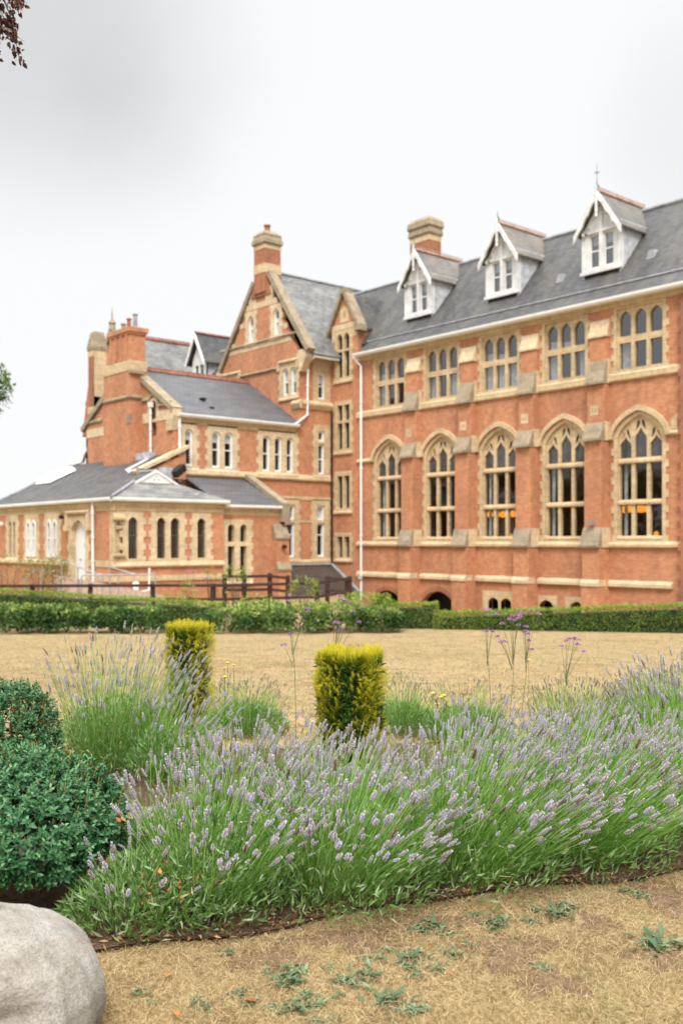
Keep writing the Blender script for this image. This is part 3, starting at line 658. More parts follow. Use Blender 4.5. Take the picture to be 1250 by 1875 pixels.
m.prof(P45, 33.0, 36.95, [(-.05, 2.35), (.03, 2.35), (.03, 2.55), (-.05, 2.55)]); m.prof(P45, 31.2, 36.95, [(-.05, -1.36), (.08, -1.36), (.12, -1.2), (0, -1.06), (-.05, -1.06)])
m.prof(P45, 34.62, 36.98, [(-.05, 10.32), (.05, 10.32), (.08, 10.6), (-.05, 10.6)])
m.prof(P45, 34.55, 35.5, [(-.05, 1.06), (.022, 1.06), (.022, 1.2), (-.05, 1.2)])
m.build('string_course', 'stone', B)
m = MB(); m.prof(PX(-43.95), 35.05, 37, [(0, 10.5), (.12, 10.5), (.15, 10.62), (.1, 10.66), (0, 10.6)]); m.build('gutter', 'white', B)
pipe([(-43.8, 35.1, 10.5), (-44.3, 35.05, 10.2), (-44.36, 35.05, 7.25), (-44.36, 34.35, 6.75), (-44.2, 34.0, 6.62)], .06, False)
m = MB()   # drain streak down the re-entrant corner: old iron pipe
m.tube([(-44.38, 36.88, 7.6), (-44.38, 36.88, -3.0)], .06, 6); m.build('downpipe', 'black', B)

# ---- two storey lower wing, front gable Y = 26.3
K = PY(26.3); WX0, WX1, WR = -54.5, -44.504, -49.5
wall(K, [(WX0, -3), (WX1, -3), (WX1, 6.6), (WR, 9.5), (WX0, 6.6)], [head(-46.75, -46.2, 5.6, 7.2, 7.5, 'round')], 'wing_gable_wall')
m = MB(); m.slab(K, [(-47.66, 6.35), (-44.62, 6.35), (-44.62, 6.87), (-45.9, 6.87), (-45.9, 7.3), (-46.1, 7.62), (-46.85, 7.62), (-47.1, 7.3), (-47.1, 6.87), (-47.66, 6.87)], [head(-46.75, -46.2, 6.5, 7.2, 7.5, 'round')], .025, -.15)
m.slab(K, rect(-54.4, -50.8, 6.1, 6.6), (), .025, -.05); m.slab(K, head(-52.2, -50.82, 5.4, 7.0, 7.5), [head(-51.8, -51.2, 6.2, 6.9, 7.2)], .028, -.15)
m.lbox(K, -52, -51.1, 6., 7.3, -.3, -.2); m.slab(K, rect(-45.0, -44.48, 6.0, 7.2), (), .03, -.05); m.lbox(K, -44.9, -44.46, 3.4, 3.9, -.05, .03)
m.build('gable_dressing', 'stone_pale', B)
m = MB(); m.prof(K, -47.66, -47.0, [(-.02, 7.55), (.1, 7.55), (.1, 7.62), (0, 7.75), (-.02, 7.75)]); m.prof(K, -46.0, -44.7, [(-.02, 7.1), (.1, 7.1), (.1, 7.17), (0, 7.3), (-.02, 7.3)])
m.slab(K, head(-47.05, -45.92, 7.05, 7.2, 7.86, 'round')[2:]+head(-46.95, -46.02, 7.05, 7.2, 7.74, 'round')[2:][::-1], (), .1, -.02)
m.prof(K, -54.4, -52.4, [(-.02, 6.95), (.1, 6.95), (.1, 7.02), (0, 7.15), (-.02, 7.15)]); m.build('string_course', 'stone_grey', B)
coping(K, (-44.4, 6.68), (-48.3, 8.98), .28, .15, -.45); coping(K, (-54.85, 6.5), (-50.8, 8.85), .28, .15, -.45)
m = MB(); m.slab(K, [(-45.0, 5.75), (-44.46, 5.75), (-44.28, 6.5), (-44.28, 6.85), (-44.5, 7.0), (-45.0, 6.7)], (), .12, -.4, back=True); m.build('kneeler', 'stone_pale', B)
m = MB(); m.sheet([(WR, 26.6, 9.62), (WR, 34.6, 9.62), (-44.2, 34.6, 6.62), (-44.2, 26.6, 6.62)]); m.sheet([(WR, 26.6, 9.62), (-54.8, 26.6, 6.55), (-54.8, 34.6, 6.55), (WR, 34.6, 9.62)]); m.build('wing_roof', 'slate_new', B)
m = MB(); m.tube([(WR, 26.9, 9.65), (WR, 34.55, 9.65)], .12, 6)
for k in range(24): m.box(WR-.02, WR+.02, 27+k*.32, 27.28+k*.32, 9.72, 9.86)
m.build('ridge_crest', 'tile_red', B)
m = MB(); m.prof(PX(-44.38), 26.5, 34.4, [(0, 6.46), (.14, 6.46), (.2, 6.56), (.2, 6.64), (0, 6.6)]); m.build('gutter', 'white', B)
pipe([(-44.36, 26.62, 6.45), (-44.36, 26.62, 3.1)], .06, False); pipe([(-46.55, 26.15, 7.25), (-46.55, 26.15, 4.2)], .06, True)
m = MB(); m.lbox(PX(-44.5), 27.95, 28.2, 6.9, 7.0, .9, 1.0); m.box(-46.3, -46.0, 29.0, 29.3, 7.75, 7.86); m.build('roof_vent', 'black', B)
# big front stack with its three pots
st = chimney(-50.75, -47.75, 25.55, 26.55, 3.0, 9.3, [(9.2, 9.75, .03)], [(9.75, 9.8, .03, -.05)], [], 'chimney', 'brick')
m = MB(); m.box(-50.15, -47.75, 25.6, 26.5, 9.75, 11.5)
for k in range(4): m.box(-50.05+k*.6, -49.85+k*.6, 25.54, 25.62, 9.8, 11.3)
m.box(-50.22, -47.68, 25.53, 26.57, 11.2, 11.32); m.box(-50.28, -47.62, 25.47, 26.63, 11.32, 11.56); m.build('flue_stack', 'brick', st)
m = MB(); m.prof(PY(25.55), -50.78, -47.72, [(-.02, 7.7), (.08, 7.7), (.1, 7.78), (0, 7.9), (-.02, 7.9)]); m.prof(PX(-47.75), 25.5, 26.3, [(-.02, 7.7), (.08, 7.7), (.1, 7.78), (0, 7.9), (-.02, 7.9)]); m.lbox(PY(25.55), -48.1, -47.73, 6.35, 6.85, -.1, .025); m.lbox(PX(-47.75), 25.52, 26.3, 9.05, 9.22, -.1, .16); m.build('string_course', 'stone_grey', st)
for (x, h, mt) in ((-49.4, .45, 'stone_grey'), (-48.75, .62, 'terracotta'), (-48.05, .75, 'lead')):
    m = MB(); m.lathe((x, 26.05, 11.5), [(.2, 0), (.2, .1), (.13, .16), (.11, h), (.15, h+.03), (.15, h+.1), (.09, h+.1)], 10); m.build('chimney_pot', mt, st)
# corner stack
st = chimney(-54.85, -54.1, 26.6, 27.4, 3.0, 11.4, [(7.6, 8.0, .03), (11.0, 11.5, .02)], [(11.4, 11.6, .05, .07), (11.6, 12.5, .07, -.1)], [], 'chimney', 'brick_dark')
m = MB(); m.slab(PY(26.6), [(-55.6, 6.3), (-54.1, 6.3), (-54.1, 9.2), (-54.85, 9.2)], (), .02, -.7, back=True); m.build('chimney_shoulder', 'brick_dark', st)
m = MB(); m.box(-54.09, -54.0, 26.62, 27.38, 8.6, 11.0); m.build('quoin', 'stone', st)
# ---- rear cross wing and the range beyond
RWm = PY(32.6)
m = MB(); X = -66.2; Yf = 34.0; m.slab(PY(Yf), [(X-3.6, 4), (X+3.6, 4), (X+3.6, 10.4), (X, 15.1), (X-3.6, 10.4)], (), 0, -.3); m.build('rear_gable_wall', 'brick', B)
m = MB(); m.sheet([(X, Yf, 15.25), (X, 41, 15.25), (X+3.8, 41, 10.2), (X+3.8, Yf, 10.2)]); m.sheet([(X, Yf, 15.25), (X-3.8, Yf, 10.2), (X-3.8, 41, 10.2), (X, 41, 15.25)]); m.build('rear_roof', 'slate_pale', B)
m = MB(); m.tube([(X, Yf, 15.3), (X, 41, 15.3)], .13, 6)
for k in range(22): m.box(X-.02, X+.02, Yf+.1+k*.31, Yf+.34+k*.31, 15.38, 15.5)
m.build('ridge_crest', 'tile_red', B)
coping(PY(Yf), (X-3.9, 10.3), (X-.1, 15.3), .3, .15, -.4); coping(PY(Yf), (X+3.9, 10.3), (X+.1, 15.3), .3, .15, -.4)
m = MB(); m.lathe((X, Yf, 15.5), [(.3, 0), (.22, .5), (.3, .55), (.06, .9), (.02, 1.7)], 8); m.build('finial', 'stone_grey', B)
m = MB(); m.sheet([(-63, 36.6, 10.2), (-48, 36.6, 10.2), (-48, 41, 14.6), (-63, 41, 14.6)]); m.build('rear_roof', 'slate', B)
m = MB(); m.box(-63, -52, 37, 37.3, 2, 10.3); m.build('rear_wall', 'brick', B)
def small_dormer(cx):
    D = PY(37.8); m = MB()
    m.slab(D, [(cx-.9, 10.8), (cx+.9, 10.8), (cx+.9, 12.9), (cx, 14.5), (cx-.9, 12.9)], [rect(cx-.55, cx-.1, 11.3, 12.6), rect(cx+.1, cx+.55, 11.3, 12.6)], 0, -.15)
    for s in (-1, 1): m.slab(PY(37.4), [(cx, 14.9), (cx+s*1.25, 12.7), (cx+s*1.25, 12.4), (cx, 14.5)], (), .06, -.03, back=True)
    d = m.build('dormer', 'white', B)
    g = MB(); g.lbox(D, cx-.56, cx+.56, 11.29, 12.61, -.12, -.1); g.build('pane', 'glass_sky', d)
    g = MB(); g.lbox(D, cx-.6, cx+.6, 11.2, 12.7, -.4, -.3); g.build('room', 'dark', d)
    g = MB()
    for s in (-1, 1): g.sheet([(cx, 37.4, 14.85), (cx, 41.6, 14.85), (cx+s*1.2, 40.6, 12.7), (cx+s*1.2, 37.4, 12.7)])
    g.build('roof', 'slate', d)
    g = MB(); g.tube([(cx, 37.4, 14.9), (cx, 41.6, 14.9)], .1, 6); g.build('ridge_crest', 'tile_red', d)
    g = MB()
    for s in (-1, 1): g.slab(lambda u, v, o: (cx+s*(.9+o), u, v), [(37.82, 11.0), (40, 13.0), (37.82, 13.0)], (), 0, -.08)
    g.build('cheek', 'lead_pale', d)
small_dormer(-60.3)
chimney(-58.6, -57.6, 41.5, 42.5, 13.5, 15.9, [(14.9, 15.9, .02)], [(15.9, 16.1, .02, .12), (16.1, 16.7, .12, -.2)], [(-58.1, 42, 16.65, .2, .5, 'terracotta')])

# ---- single storey extension: front wall Y = 21.1, right wall X = -41
E1 = PY(21.1); E2 = PX(-41.0); LX = PX(-41.3)
prs = [(-53.21, -52.18), (-50.75, -49.45), (-48.15, -46.85)]
FL = []
for a, b_ in prs+[(-56.3, -55.2), (-59, -57.9)]:
    c = (a+b_)/2; FL.append([head(a+.06, c-.09, -.84, .82, 1.1), head(c+.09, b_-.06, -.84, .82, 1.1)])
door_o = head(-45.3, -43.78, -1.86, .45, 1.02, 'pointed', 8)
wall(E1, rect(-61, -41.004, -3.2, 1.9), [rect(a-.06, b_+.06, -.9, 1.16) for a, b_ in prs+[(-56.3, -55.2), (-59, -57.9)]]+[rect(-45.36, -43.7, -1.88, 1.08)], 'extension_wall', d=-.05)
for i, (L, (a, b_)) in enumerate(zip(FL, prs+[(-56.3, -55.2), (-59, -57.9)])):
    window(E1, a-.28, b_+.28, -1.1, 1.4, L, 'lancet_window', 'stone_pale', sash=.0 if i in (1, 2) else None, a=.12, depth=.04, sill=True, blinds=[(q[0][0]+.04, q[1][0]-.04, -.82, -.45) for q in L] if i in (1, 2) else ())
m = MB(); m.slab(E1, toothed(-45.6, -43.4, -1.9, 1.25, .12, .35), [door_o], .035, -.5)
m.prof(E1, -45.75, -43.25, [(-.02, 1.3), (.14, 1.3), (.2, 1.4), (0, 1.52), (-.02, 1.52)])
for u in (-45.75, -43.45): m.lbox(E1, u, u+.2, .75, 1.3, -.02, .16); m.lbox(E1, u-.1, u+.3, .5, .78, -.02, .2)
m.build('door_surround', 'stone_pale', B)
m = MB(); m.slab(E1, door_o, (), -.22, -.28)
for k in range(1, 8): u = -45.3+k*.19; m.lbox(E1, u-.006, u+.006, -1.8, .6, -.225, -.213)
d = m.build('door', 'white', B, label='white arched plank door')
m = MB(); m.lbox(E1, -44.35, -43.98, -.3, -.08, -.22, -.21); m.build('notice', plain('teal_notice', (.1, .42, .36), .6), d)
m = MB(); m.lathe((-44.7, 21.1+.17, -.95), [(.02, 0), (.035, .03), (.035, .08), (.01, .1)], 8); m.build('handle', 'lead', d)
nic = head(21.2, 21.56, -.6, .65, .92)
sg = [head(21.86, 22.35, -.83, .85, 1.12)]; pr2 = [head(23.36, 23.83, -.83, .85, 1.12), head(24.1, 24.58, -.83, .85, 1.12)]; s3 = [head(25.58, 26.05, -.83, .85, 1.12)]
wall(E2, rect(21.104, 27.1, -3.2, 1.9), [rect(q[0][0][0]-.06, q[-1][1][0]+.06, -.9, 1.2) for q in (sg, pr2, s3)]+[rect(21.18, 21.58, -.62, .95)], 'extension_wall')
for q, tw in ((sg, .23), (pr2, .23), (s3, .23)):
    w = window(E2, q[0][0][0]-.3, q[-1][1][0]+.3, -1.0, 1.36, q, 'lancet_window', 'stone_pale', glass='glass', a=.13, sill=False, depth=.12)
    g = MB()
    for L in q:
        u0, u1 = L[0][0], L[1][0]
        g.slab(E2, L, [[((p[0]-(u0+u1)/2)*.86+(u0+u1)/2, (p[1]-.14)*.965+.14) for p in L]], -.1, -.15); g.lbox(E2, u0, u1, .24, .29, -.15, -.1)
        for s in range(-14, 15):
            for sgn in (1, -1):
                P = [((u0+u1)/2+s*.09+sgn*(v-.1)*.9, v) for v in np.linspace(-.83, .95, 60)]; P = [p for p in P if u0 < p[0] < u1]
                if len(P) > 2:
                    (a0, v0), (a1, v1) = P[0], P[-1]; g.add([E2(a0-.007, v0, -.09), E2(a0+.007, v0, -.09), E2(a1+.007, v1, -.09), E2(a1-.007, v1, -.09)], [(0, 1, 2, 3)])
    g.build('grille', plain('brown_mesh_guard', (.12, .09, .07), .7), w)
m = MB()
m.slab(E2, toothed(21.08, 21.62, -1.15, 1.36, .0, .3), [nic], .045, -.3); m.slab(E2, nic, (), -.1, -.12)
m.prof(E2, 21.06, 21.68, [(0, -.72), (.16, -.72), (.18, -.62), (.0, -.58)]); m.prof(E2, 21.06, 21.64, [(0, .98), (.2, .98), (.2, 1.1), (0, 1.3)])
m.lbox(E2, 21.24, 21.52, .55, .72, -.1, .06)
m.build('niche', 'stone', B)
m = MB()
for mp_, u0, u1 in ((E1, -61, -40.9), (E2, 21.0, 27.1)):
    m.prof(mp_, u0, u1, [(-.05, 1.4), (.03, 1.4), (.03, 1.6), (.12, 1.68), (.12, 1.8), (.05, 1.9), (-.05, 1.9)])
    m.prof(mp_, u0, u1 if mp_ is E2 else -45.9, [(-.05, -1.22), (.1, -1.22), (.12, -1.14), (.02, -.96), (-.05, -.96)])
m.prof(E1, -43.2, -40.9, [(-.05, -1.22), (.03, -1.22), (.03, -.9), (-.05, -.9)]); m.prof(E2, 21.05, 27.1, [(-.05, -1.88), (.06, -1.88), (.06, -1.62), (-.05, -1.62)]); m.prof(E1, -43.0, -40.95, [(-.05, -1.88), (.06, -1.88), (.06, -1.62), (-.05, -1.62)])
m.build('string_course', 'stone', B)
m = MB(); m.prof(PY(20.95), -61, -40.75, [(0, 1.82), (.12, 1.82), (.17, 1.9), (.17, 2.0), (0, 1.98)]); m.prof(PX(-40.85), 20.9, 27.3, [(0, 1.82), (.12, 1.82), (.17, 1.9), (.17, 2.0), (0, 1.98)]); m.build('gutter', 'white', B)
pipe([(-42.75, 20.95, 1.9), (-42.75, 20.98, -2.1)], .065, False)
# extension roofs
m = MB(); e0, x0 = 20.82, -40.72; yr, xr, zr = 24.1, -42.66, 3.38
m.sheet([(x0, e0, 1.98), (xr+.25, yr-1.15, 2.84), (-42.4, yr, zr), (-45.2, yr, zr), (-45.2, 26.3, 4.55), (-56.2, 26.3, 4.62), (-55.2, e0, 1.98)], .08)
m.build('extension_roof', 'slate', B)
m = MB(); m.sheet([(x0, e0, 1.985), (x0, 27.36, 1.985), (xr+.25, yr+1.15, 2.84), (xr+.25, yr-1.15, 2.84)], .08)
m.build('hip_roof', 'slate_pale', B)
m = MB(); m.sheet([(x0, 27.36, 1.98), (-45.2, 27.36, 1.98), (-45.2, yr, zr), (-42.4, yr, zr), (xr+.25, yr+1.15, 2.84)], .08); m.build('extension_roof', 'slate', B)
m = MB(); m.slab(PX(-42.35), [(yr-1.15, 2.82), (yr+1.15, 2.82), (yr, 3.42)], (), .02, -.05)
for s in (-1, 1): m.slab(PX(-42.35), [(yr+s*1.25, 2.78), (yr, 3.46), (yr, 3.34), (yr+s*1.05, 2.78)], (), .07, -.02)
gb = m.build('gablet', 'white', B)
m = MB(); 
for u, v in ((yr, 3.12), (yr-.12, 2.98), (yr+.12, 2.98)): m.lbox(PX(-42.35), u-.04, u+.04, v-.03, v+.03, .02, .028)
m.build('vent_hole', 'verdigris', gb)
m = MB(); m.tube([(x0+.05, e0+.05, 2.03), (xr+.25, yr-1.15, 2.88)], .07, 6); m.tube([(-42.4, yr, zr+.04), (-45.2, yr, zr+.04)], .08, 6); m.tube([(-55.2, e0, 2.02), (-56.2, 26.3, 4.66)], .09, 6); m.build('ridge', 'lead', B)
m = MB(); m.box(-50.5, -46.3, 25.9, 26.3, 4.25, 4.72); m.add([(-46.5, 24.6, 3.72), (-45.2, 24.2, 3.46), (-45.2, 25.8, 4.0), (-46.5, 25.9, 4.4)], [(0, 1, 2, 3)]); m.build('lead_flashing', 'lead_pale', B)
# sloping parapet between extension and wing, vent and cowl
m = MB(); m.slab(PX(-44.2), [(24.2, 3.3), (26.9, 4.55), (26.9, 3.2), (24.2, 3.2)], (), 0, -.4, back=True); m.build('parapet', 'brick', B)
coping(PX(-44.2), (24.0, 3.35), (27.1, 4.85), .18, .12, -.5, mat='stone_pale')
m = MB(); m.lbox(PX(-44.2), 24.0, 24.4, 3.2, 3.65, .02, .2); m.build('kneeler', 'stone_grey', B)
m = MB(); m.box(-44.05, -43.6, 25.2, 25.75, 3.1, 3.72); m.build('louvre_vent', 'lead_pale', B)
m = MB(); m.add([(-43.7, 25.65, 3.5), (-43.1, 25.65, 3.5), (-43.1, 26.15, 3.9), (-43.7, 26.15, 3.9), (-43.7, 25.8, 3.2), (-43.1, 25.8, 3.2), (-43.1, 26.3, 3.6), (-43.7, 26.3, 3.6)], [(0, 1, 2, 3), (4, 5, 6, 7), (0, 1, 5, 4), (1, 2, 6, 5), (2, 3, 7, 6), (3, 0, 4, 7)]); m.build('vent_cowl', 'black', B)
m = MB(); x, y = -54.3, 24.2; z = 1.98+(y-e0)*.482
m.add([(x-1.0, y-.7, z-.3), (x+1.0, y-.7, z-.3), (x+1.0, y+.9, z+.5), (x-1.0, y+.9, z+.5), (x-.8, y-.55, z+.05), (x+.8, y-.55, z+.05), (x+.8, y+.75, z+.7), (x-.8, y+.75, z+.7)], [(0, 1, 5, 4), (1, 2, 6, 5), (2, 3, 7, 6), (3, 0, 4, 7), (4, 5, 6, 7)]); m.build('roof_light', 'white', B)
m = MB(); m.slab(PY(26.28), [(-57.2, 4.5), (-54.9, 4.7), (-54.4, 5.3), (-54.4, 5.6)], (), .1, -.1, back=True); m.build('bargeboard', 'white', B)
# lean-to between extension and gabled block
wl = [rect(27.54, 27.95, -1.75, -.26), rect(28.29, 28.69, -1.75, -.26), head(27.54, 27.95, -.04, .62, .84, 'round'), head(28.29, 28.69, -.04, .62, .84, 'round')]
wall(LX, rect(27.1, 31.1, -3.2, 1.72), [rect(27.46, 28.77, -1.85, .92)], 'lean_to_wall')
window(LX, 27.25, 28.98, -2.2, 1.08, wl, 'lancet_window', 'stone_pale', a=.12, glass='glass', curtains=[(27.54, 27.75, -1.7, -.3), (28.3, 28.5, -1.7, -.3)])
m = MB(); m.prof(LX, 27.1, 31.1, [(-.05, 1.3), (.03, 1.3), (.03, 1.5), (.1, 1.58), (.1, 1.72), (-.05, 1.72)]); m.build('string_course', 'stone', B)
m = MB(); m.prof(PX(-41.15), 27.2, 30.75, [(0, 1.66), (.12, 1.66), (.16, 1.72), (.16, 1.82), (0, 1.8)]); m.build('gutter', 'white', B)
m = MB(); m.sheet([(-41.0, 27.0, 1.8), (-41.0, 30.85, 1.8), (-44.5, 30.85, 3.36), (-44.5, 27.0, 3.36)]); m.build('lean_to_roof', 'slate_new', B)
# end wall of the lean-to with a coping, seen from the courtyard
LE = lambda u, v, o: (u, 30.85+o, v)
m = MB(); m.slab(LE, [(-44.5, -3.2), (-41.3, -3.2), (-41.3, 1.9), (-44.5, 3.55)], (), .3, 0, back=True); m.build('lean_to_wall', 'brick', B)
m = MB(); m.slab(LE, [(-41.0, 1.72), (-44.5, 3.45), (-44.5, 3.7), (-41.0, 1.97)], (), .36, -.1, back=True); m.lbox(LE, -41.35, -40.95, 1.0, 1.8, -.1, .36); m.build('coping', 'stone_grey', B)
m = MB(); m.prof(LX, 30.3, 31.12, [(-.02, -3.2), (.55, -3.2), (.55, -1.5), (.4, -1.2), (.4, .15), (.05, .8), (-.02, .8)]); bt = m.build('buttress', 'brick', B)
m = MB(); m.prof(LX, 30.28, 31.14, [(.05, .1), (.46, .1), (.46, .2), (.05, .9), (.0, .9)]); m.prof(LX, 30.28, 31.14, [(.3, -1.55), (.6, -1.55), (.62, -1.45), (.42, -1.1), (.3, -1.1)]); m.build('weathering', 'stone_grey', bt)
def floodlight(p, nrm, mat):
    m = MB(); x, y, z = p; m.box(x-.1, x+.1, y-.08, y+.08, z-.09, z+.09); m.tube([p, (x-nrm[0]*.3, y-nrm[1]*.3, z-.1)], .03, 6); return m.build('floodlight', mat, B)
floodlight((-40.75, 30.7, -.3), (1, 0), 'black'); x, z = onY(1082, 958, 36.3); floodlight((x, 36.25, z), (0, -1), 'lead'); x, z = onY(660, 1057, 36.8); floodlight((x, 36.75, z), (0, -1), 'lead_pale')
x, z = onY(112, 947, 20.9); floodlight((x, 20.9, z), (0, -1), 'black'); x, z = onY(2, 958, 20.9); floodlight((x, 20.9, z), (0, -1), 'white')
# tiled basement roof in the corner of the courtyard
m = MB(); m.sheet([(-44.45, 30.9, -1.42), (-44.45, 36.95, -1.42), (-41.95, 36.95, -2.95), (-41.95, 30.9, -2.95)]); m.build('basement_roof', 'tile_dark', B)
m = MB(); m.tube([(-44.4, 36.9, -1.36), (-41.9, 36.9, -2.9)], .1, 6); m.tube([(-44.42, 31, -1.36), (-44.42, 36.9, -1.36)], .07, 6); m.build('lead_flashing', 'lead', B)
m = MB(); m.box(-44.4, -42.05, 31.0, 36.9, -3.6, -3.0); m.build('basement_room', 'dark', B)
# far side closed so that no daylight enters the roofs
m = MB(); m.box(-61, -60.8, 21.5, 41, -3, 1.8); m.box(-54.5, -54.3, 26.3, 34.6, -3, 6.6); m.box(-53, -44.6, 42.7, 43, -3, 16); m.build('back_wall', 'brick', B)

# ---- lamps hanging in the hall
def pendant(px, py, Y, r, label):
    x, z = onY(px, py, Y); e = empty('pendant_lamp', (x, Y, z), label=label, cat='pendant lamp', group='orange globe lamps inside the hall')
    m = MB(); m.lathe((x, Y, z-r), [(.02, 0), (r*.6, r*.2), (r*.92, r*.6), (r, r), (r*.92, r*1.4), (r*.6, r*1.8), (.04, r*2)], 14); m.build('globe', 'lamp', e, smooth=True)
    m = MB(); m.tube([(x, Y, z+r), (x, Y, 6.5)], .02, 5); m.lathe((x, Y, z+r-.03), [(.06, 0), (.06, .1), (.02, .14)], 8); m.build('cord', 'black', e)
G3 = 'orange globe lamp lit behind the third tall hall window from the drainpipe'; G5 = 'orange globe lamp lit behind the tall hall window nearest the end bay'
for px, py, Y in ((896.5, 942, 40), (910, 942, 41.5), (920, 942, 40), (938, 941, 40)): pendant(px, py, Y, .175, G3)
for px, py, Y in ((1142.5, 933, 40), (1152, 932, 41.5), (1168, 932, 41.5), (1174, 932, 40), (1184, 932, 41)): pendant(px, py, Y, .175, G5)
for px, py, lab in ((933, 981, 'small orange lamp glowing low behind the third hall window'), (1200.5, 978, 'small orange lamp glowing low behind the fifth hall window')):
    x, z = onY(px, py, 40); e = empty('table_lamp', (x, 40, z), label=lab, cat='table lamp')
    m = MB(); m.lathe((x, 40, z-.12), [(.03, 0), (.1, .06), (.12, .14), (.08, .22), (.03, .25)], 12); m.build('lamp_shade', 'lamp', e, smooth=True)
    m = MB(); m.tube([(x, 40, z-.12), (x, 40, -.2)], .02, 6); m.build('base', 'black', e)

# ------------------------------------------------------------------ lawn, beds and path
def ground_sheet(name, quads, mat, lift, kind='structure', **k):
    V = []; F = []
    for (rs, zs) in quads:
        n = len(V); nr, nz = len(rs), len(zs)
        V += [at(r, z) for z in zs for r in rs]
        F += [(n+j*nr+i, n+j*nr+i+1, n+(j+1)*nr+i+1, n+(j+1)*nr+i) for j in range(nz-1) for i in range(nr-1)]
    V = np.array(V, float); V[:, 2] += lift
    return npmesh(name, V, F, mat, kind=kind, smooth=True, **k)
def lawn_mat():
    m, nt, p = newmat('dry_lawn'); g = nn(nt, 'ShaderNodeNewGeometry'); pos = g.outputs['Position']
    n1 = noise(nt, pos, .55, 6, .6); n2 = noise(nt, pos, 3., 6, .65); n3 = noise(nt, pos, 38., 3, .6)
    c = ramp(nt, n1, [(.3, (.25, .178, .088)), (.5, (.33, .25, .137)), (.7, (.285, .222, .12))])
    c = mix(nt, .8, c, mix(nt, 1., c, ramp(nt, n2, [(.34, (.5, .46, .43)), (.47, (.95, .95, .95)), (.66, (1.15, 1.13, 1.1))]), 'MULTIPLY'))
    gr = ramp(nt, noise(nt, pos, 1.15, 7, .72), [(.56, (0, 0, 0)), (.7, (1, 1, 1))])
    c = mix(nt, mth(nt, 'MULTIPLY', gr, .6), c, (.20, .21, .085))
    c = mix(nt, .7, c, mix(nt, 1., c, ramp(nt, n3, [(.3, (.5, .48, .45)), (.7, (1.3, 1.3, 1.3))]), 'MULTIPLY'))
    lk(nt, c, p.inputs['Base Color']); p.inputs['Roughness'].default_value = 1.; p.inputs['Specular IOR Level'].default_value = .1
    bump(nt, p, n3, .8, .03); return m
M['lawn'] = lawn_mat()
def soil_mat(name, c1, c2, sc=14.):
    m, nt, p = newmat(name); g = nn(nt, 'ShaderNodeNewGeometry'); pos = g.outputs['Position']
    a = noise(nt, pos, sc, 7, .7); c = ramp(nt, a, [(.3, c1), (.7, c2)]); lk(nt, c, p.inputs['Base Color'])
    p.inputs['Roughness'].default_value = 1.; p.inputs['Specular IOR Level'].default_value = .1; bump(nt, p, a, 1., .04); return m
M['soil'] = soil_mat('bed_soil', (.045, .028, .02), (.16, .10, .065)); M['path'] = soil_mat('pink_gravel', (.20, .145, .115), (.44, .34, .28), 26.)
M['bare'] = soil_mat('bare_earth', (.13, .085, .055), (.30, .20, .125), 18.)
rs = np.concatenate([np.linspace(-260, -30, 9)[:-1], np.linspace(-30, 30, 61), np.linspace(30, 260, 9)[1:]])
zs = np.concatenate([np.linspace(-200, -8, 7)[:-1], np.linspace(-8, 40, 97), np.linspace(40, 500, 10)[1:]])
ground_sheet('lawn', [(rs, zs)], 'lawn', 0)
# front edge of the bed: runs away from the camera towards the right
def edge(r): return 3.86+.37*(r+.9)+.05*np.sin(r*3.1)+.03*np.sin(r*7.7+1)
def bed(name, mat, lift, lo, hi, r0, r1, n=60):
    V = []; F = []
    for i, r in enumerate(np.linspace(r0, r1, n)):
        for t in np.linspace(0, 1, 6): z = lo(r)+(hi(r)-lo(r))*t; V.append(at(r, z))
    F = [(i*6+j, (i+1)*6+j, (i+1)*6+j+1, i*6+j+1) for i in range(n-1) for j in range(5)]
    V = np.array(V, float); V[:, 2] += lift; return npmesh(name, V, F, mat, kind='structure', smooth=True)
bed('flower_bed', 'soil', .02, lambda r: edge(r)-.03, lambda r: 7.9+.25*r-2.2*np.clip((abs(r-.1)-2.0)/1.2, 0, 1)**2, -2.9, 3.0)
bed('path', 'path', .026, lambda r: 5.62+.3*(r+.9)+.06*np.sin(r*9)+.04*np.sin(r*23), lambda r: 5.95+.3*(r+.9)+.06*np.sin(r*7+1)+.03*np.sin(r*19), -2.8, -.5, 80)

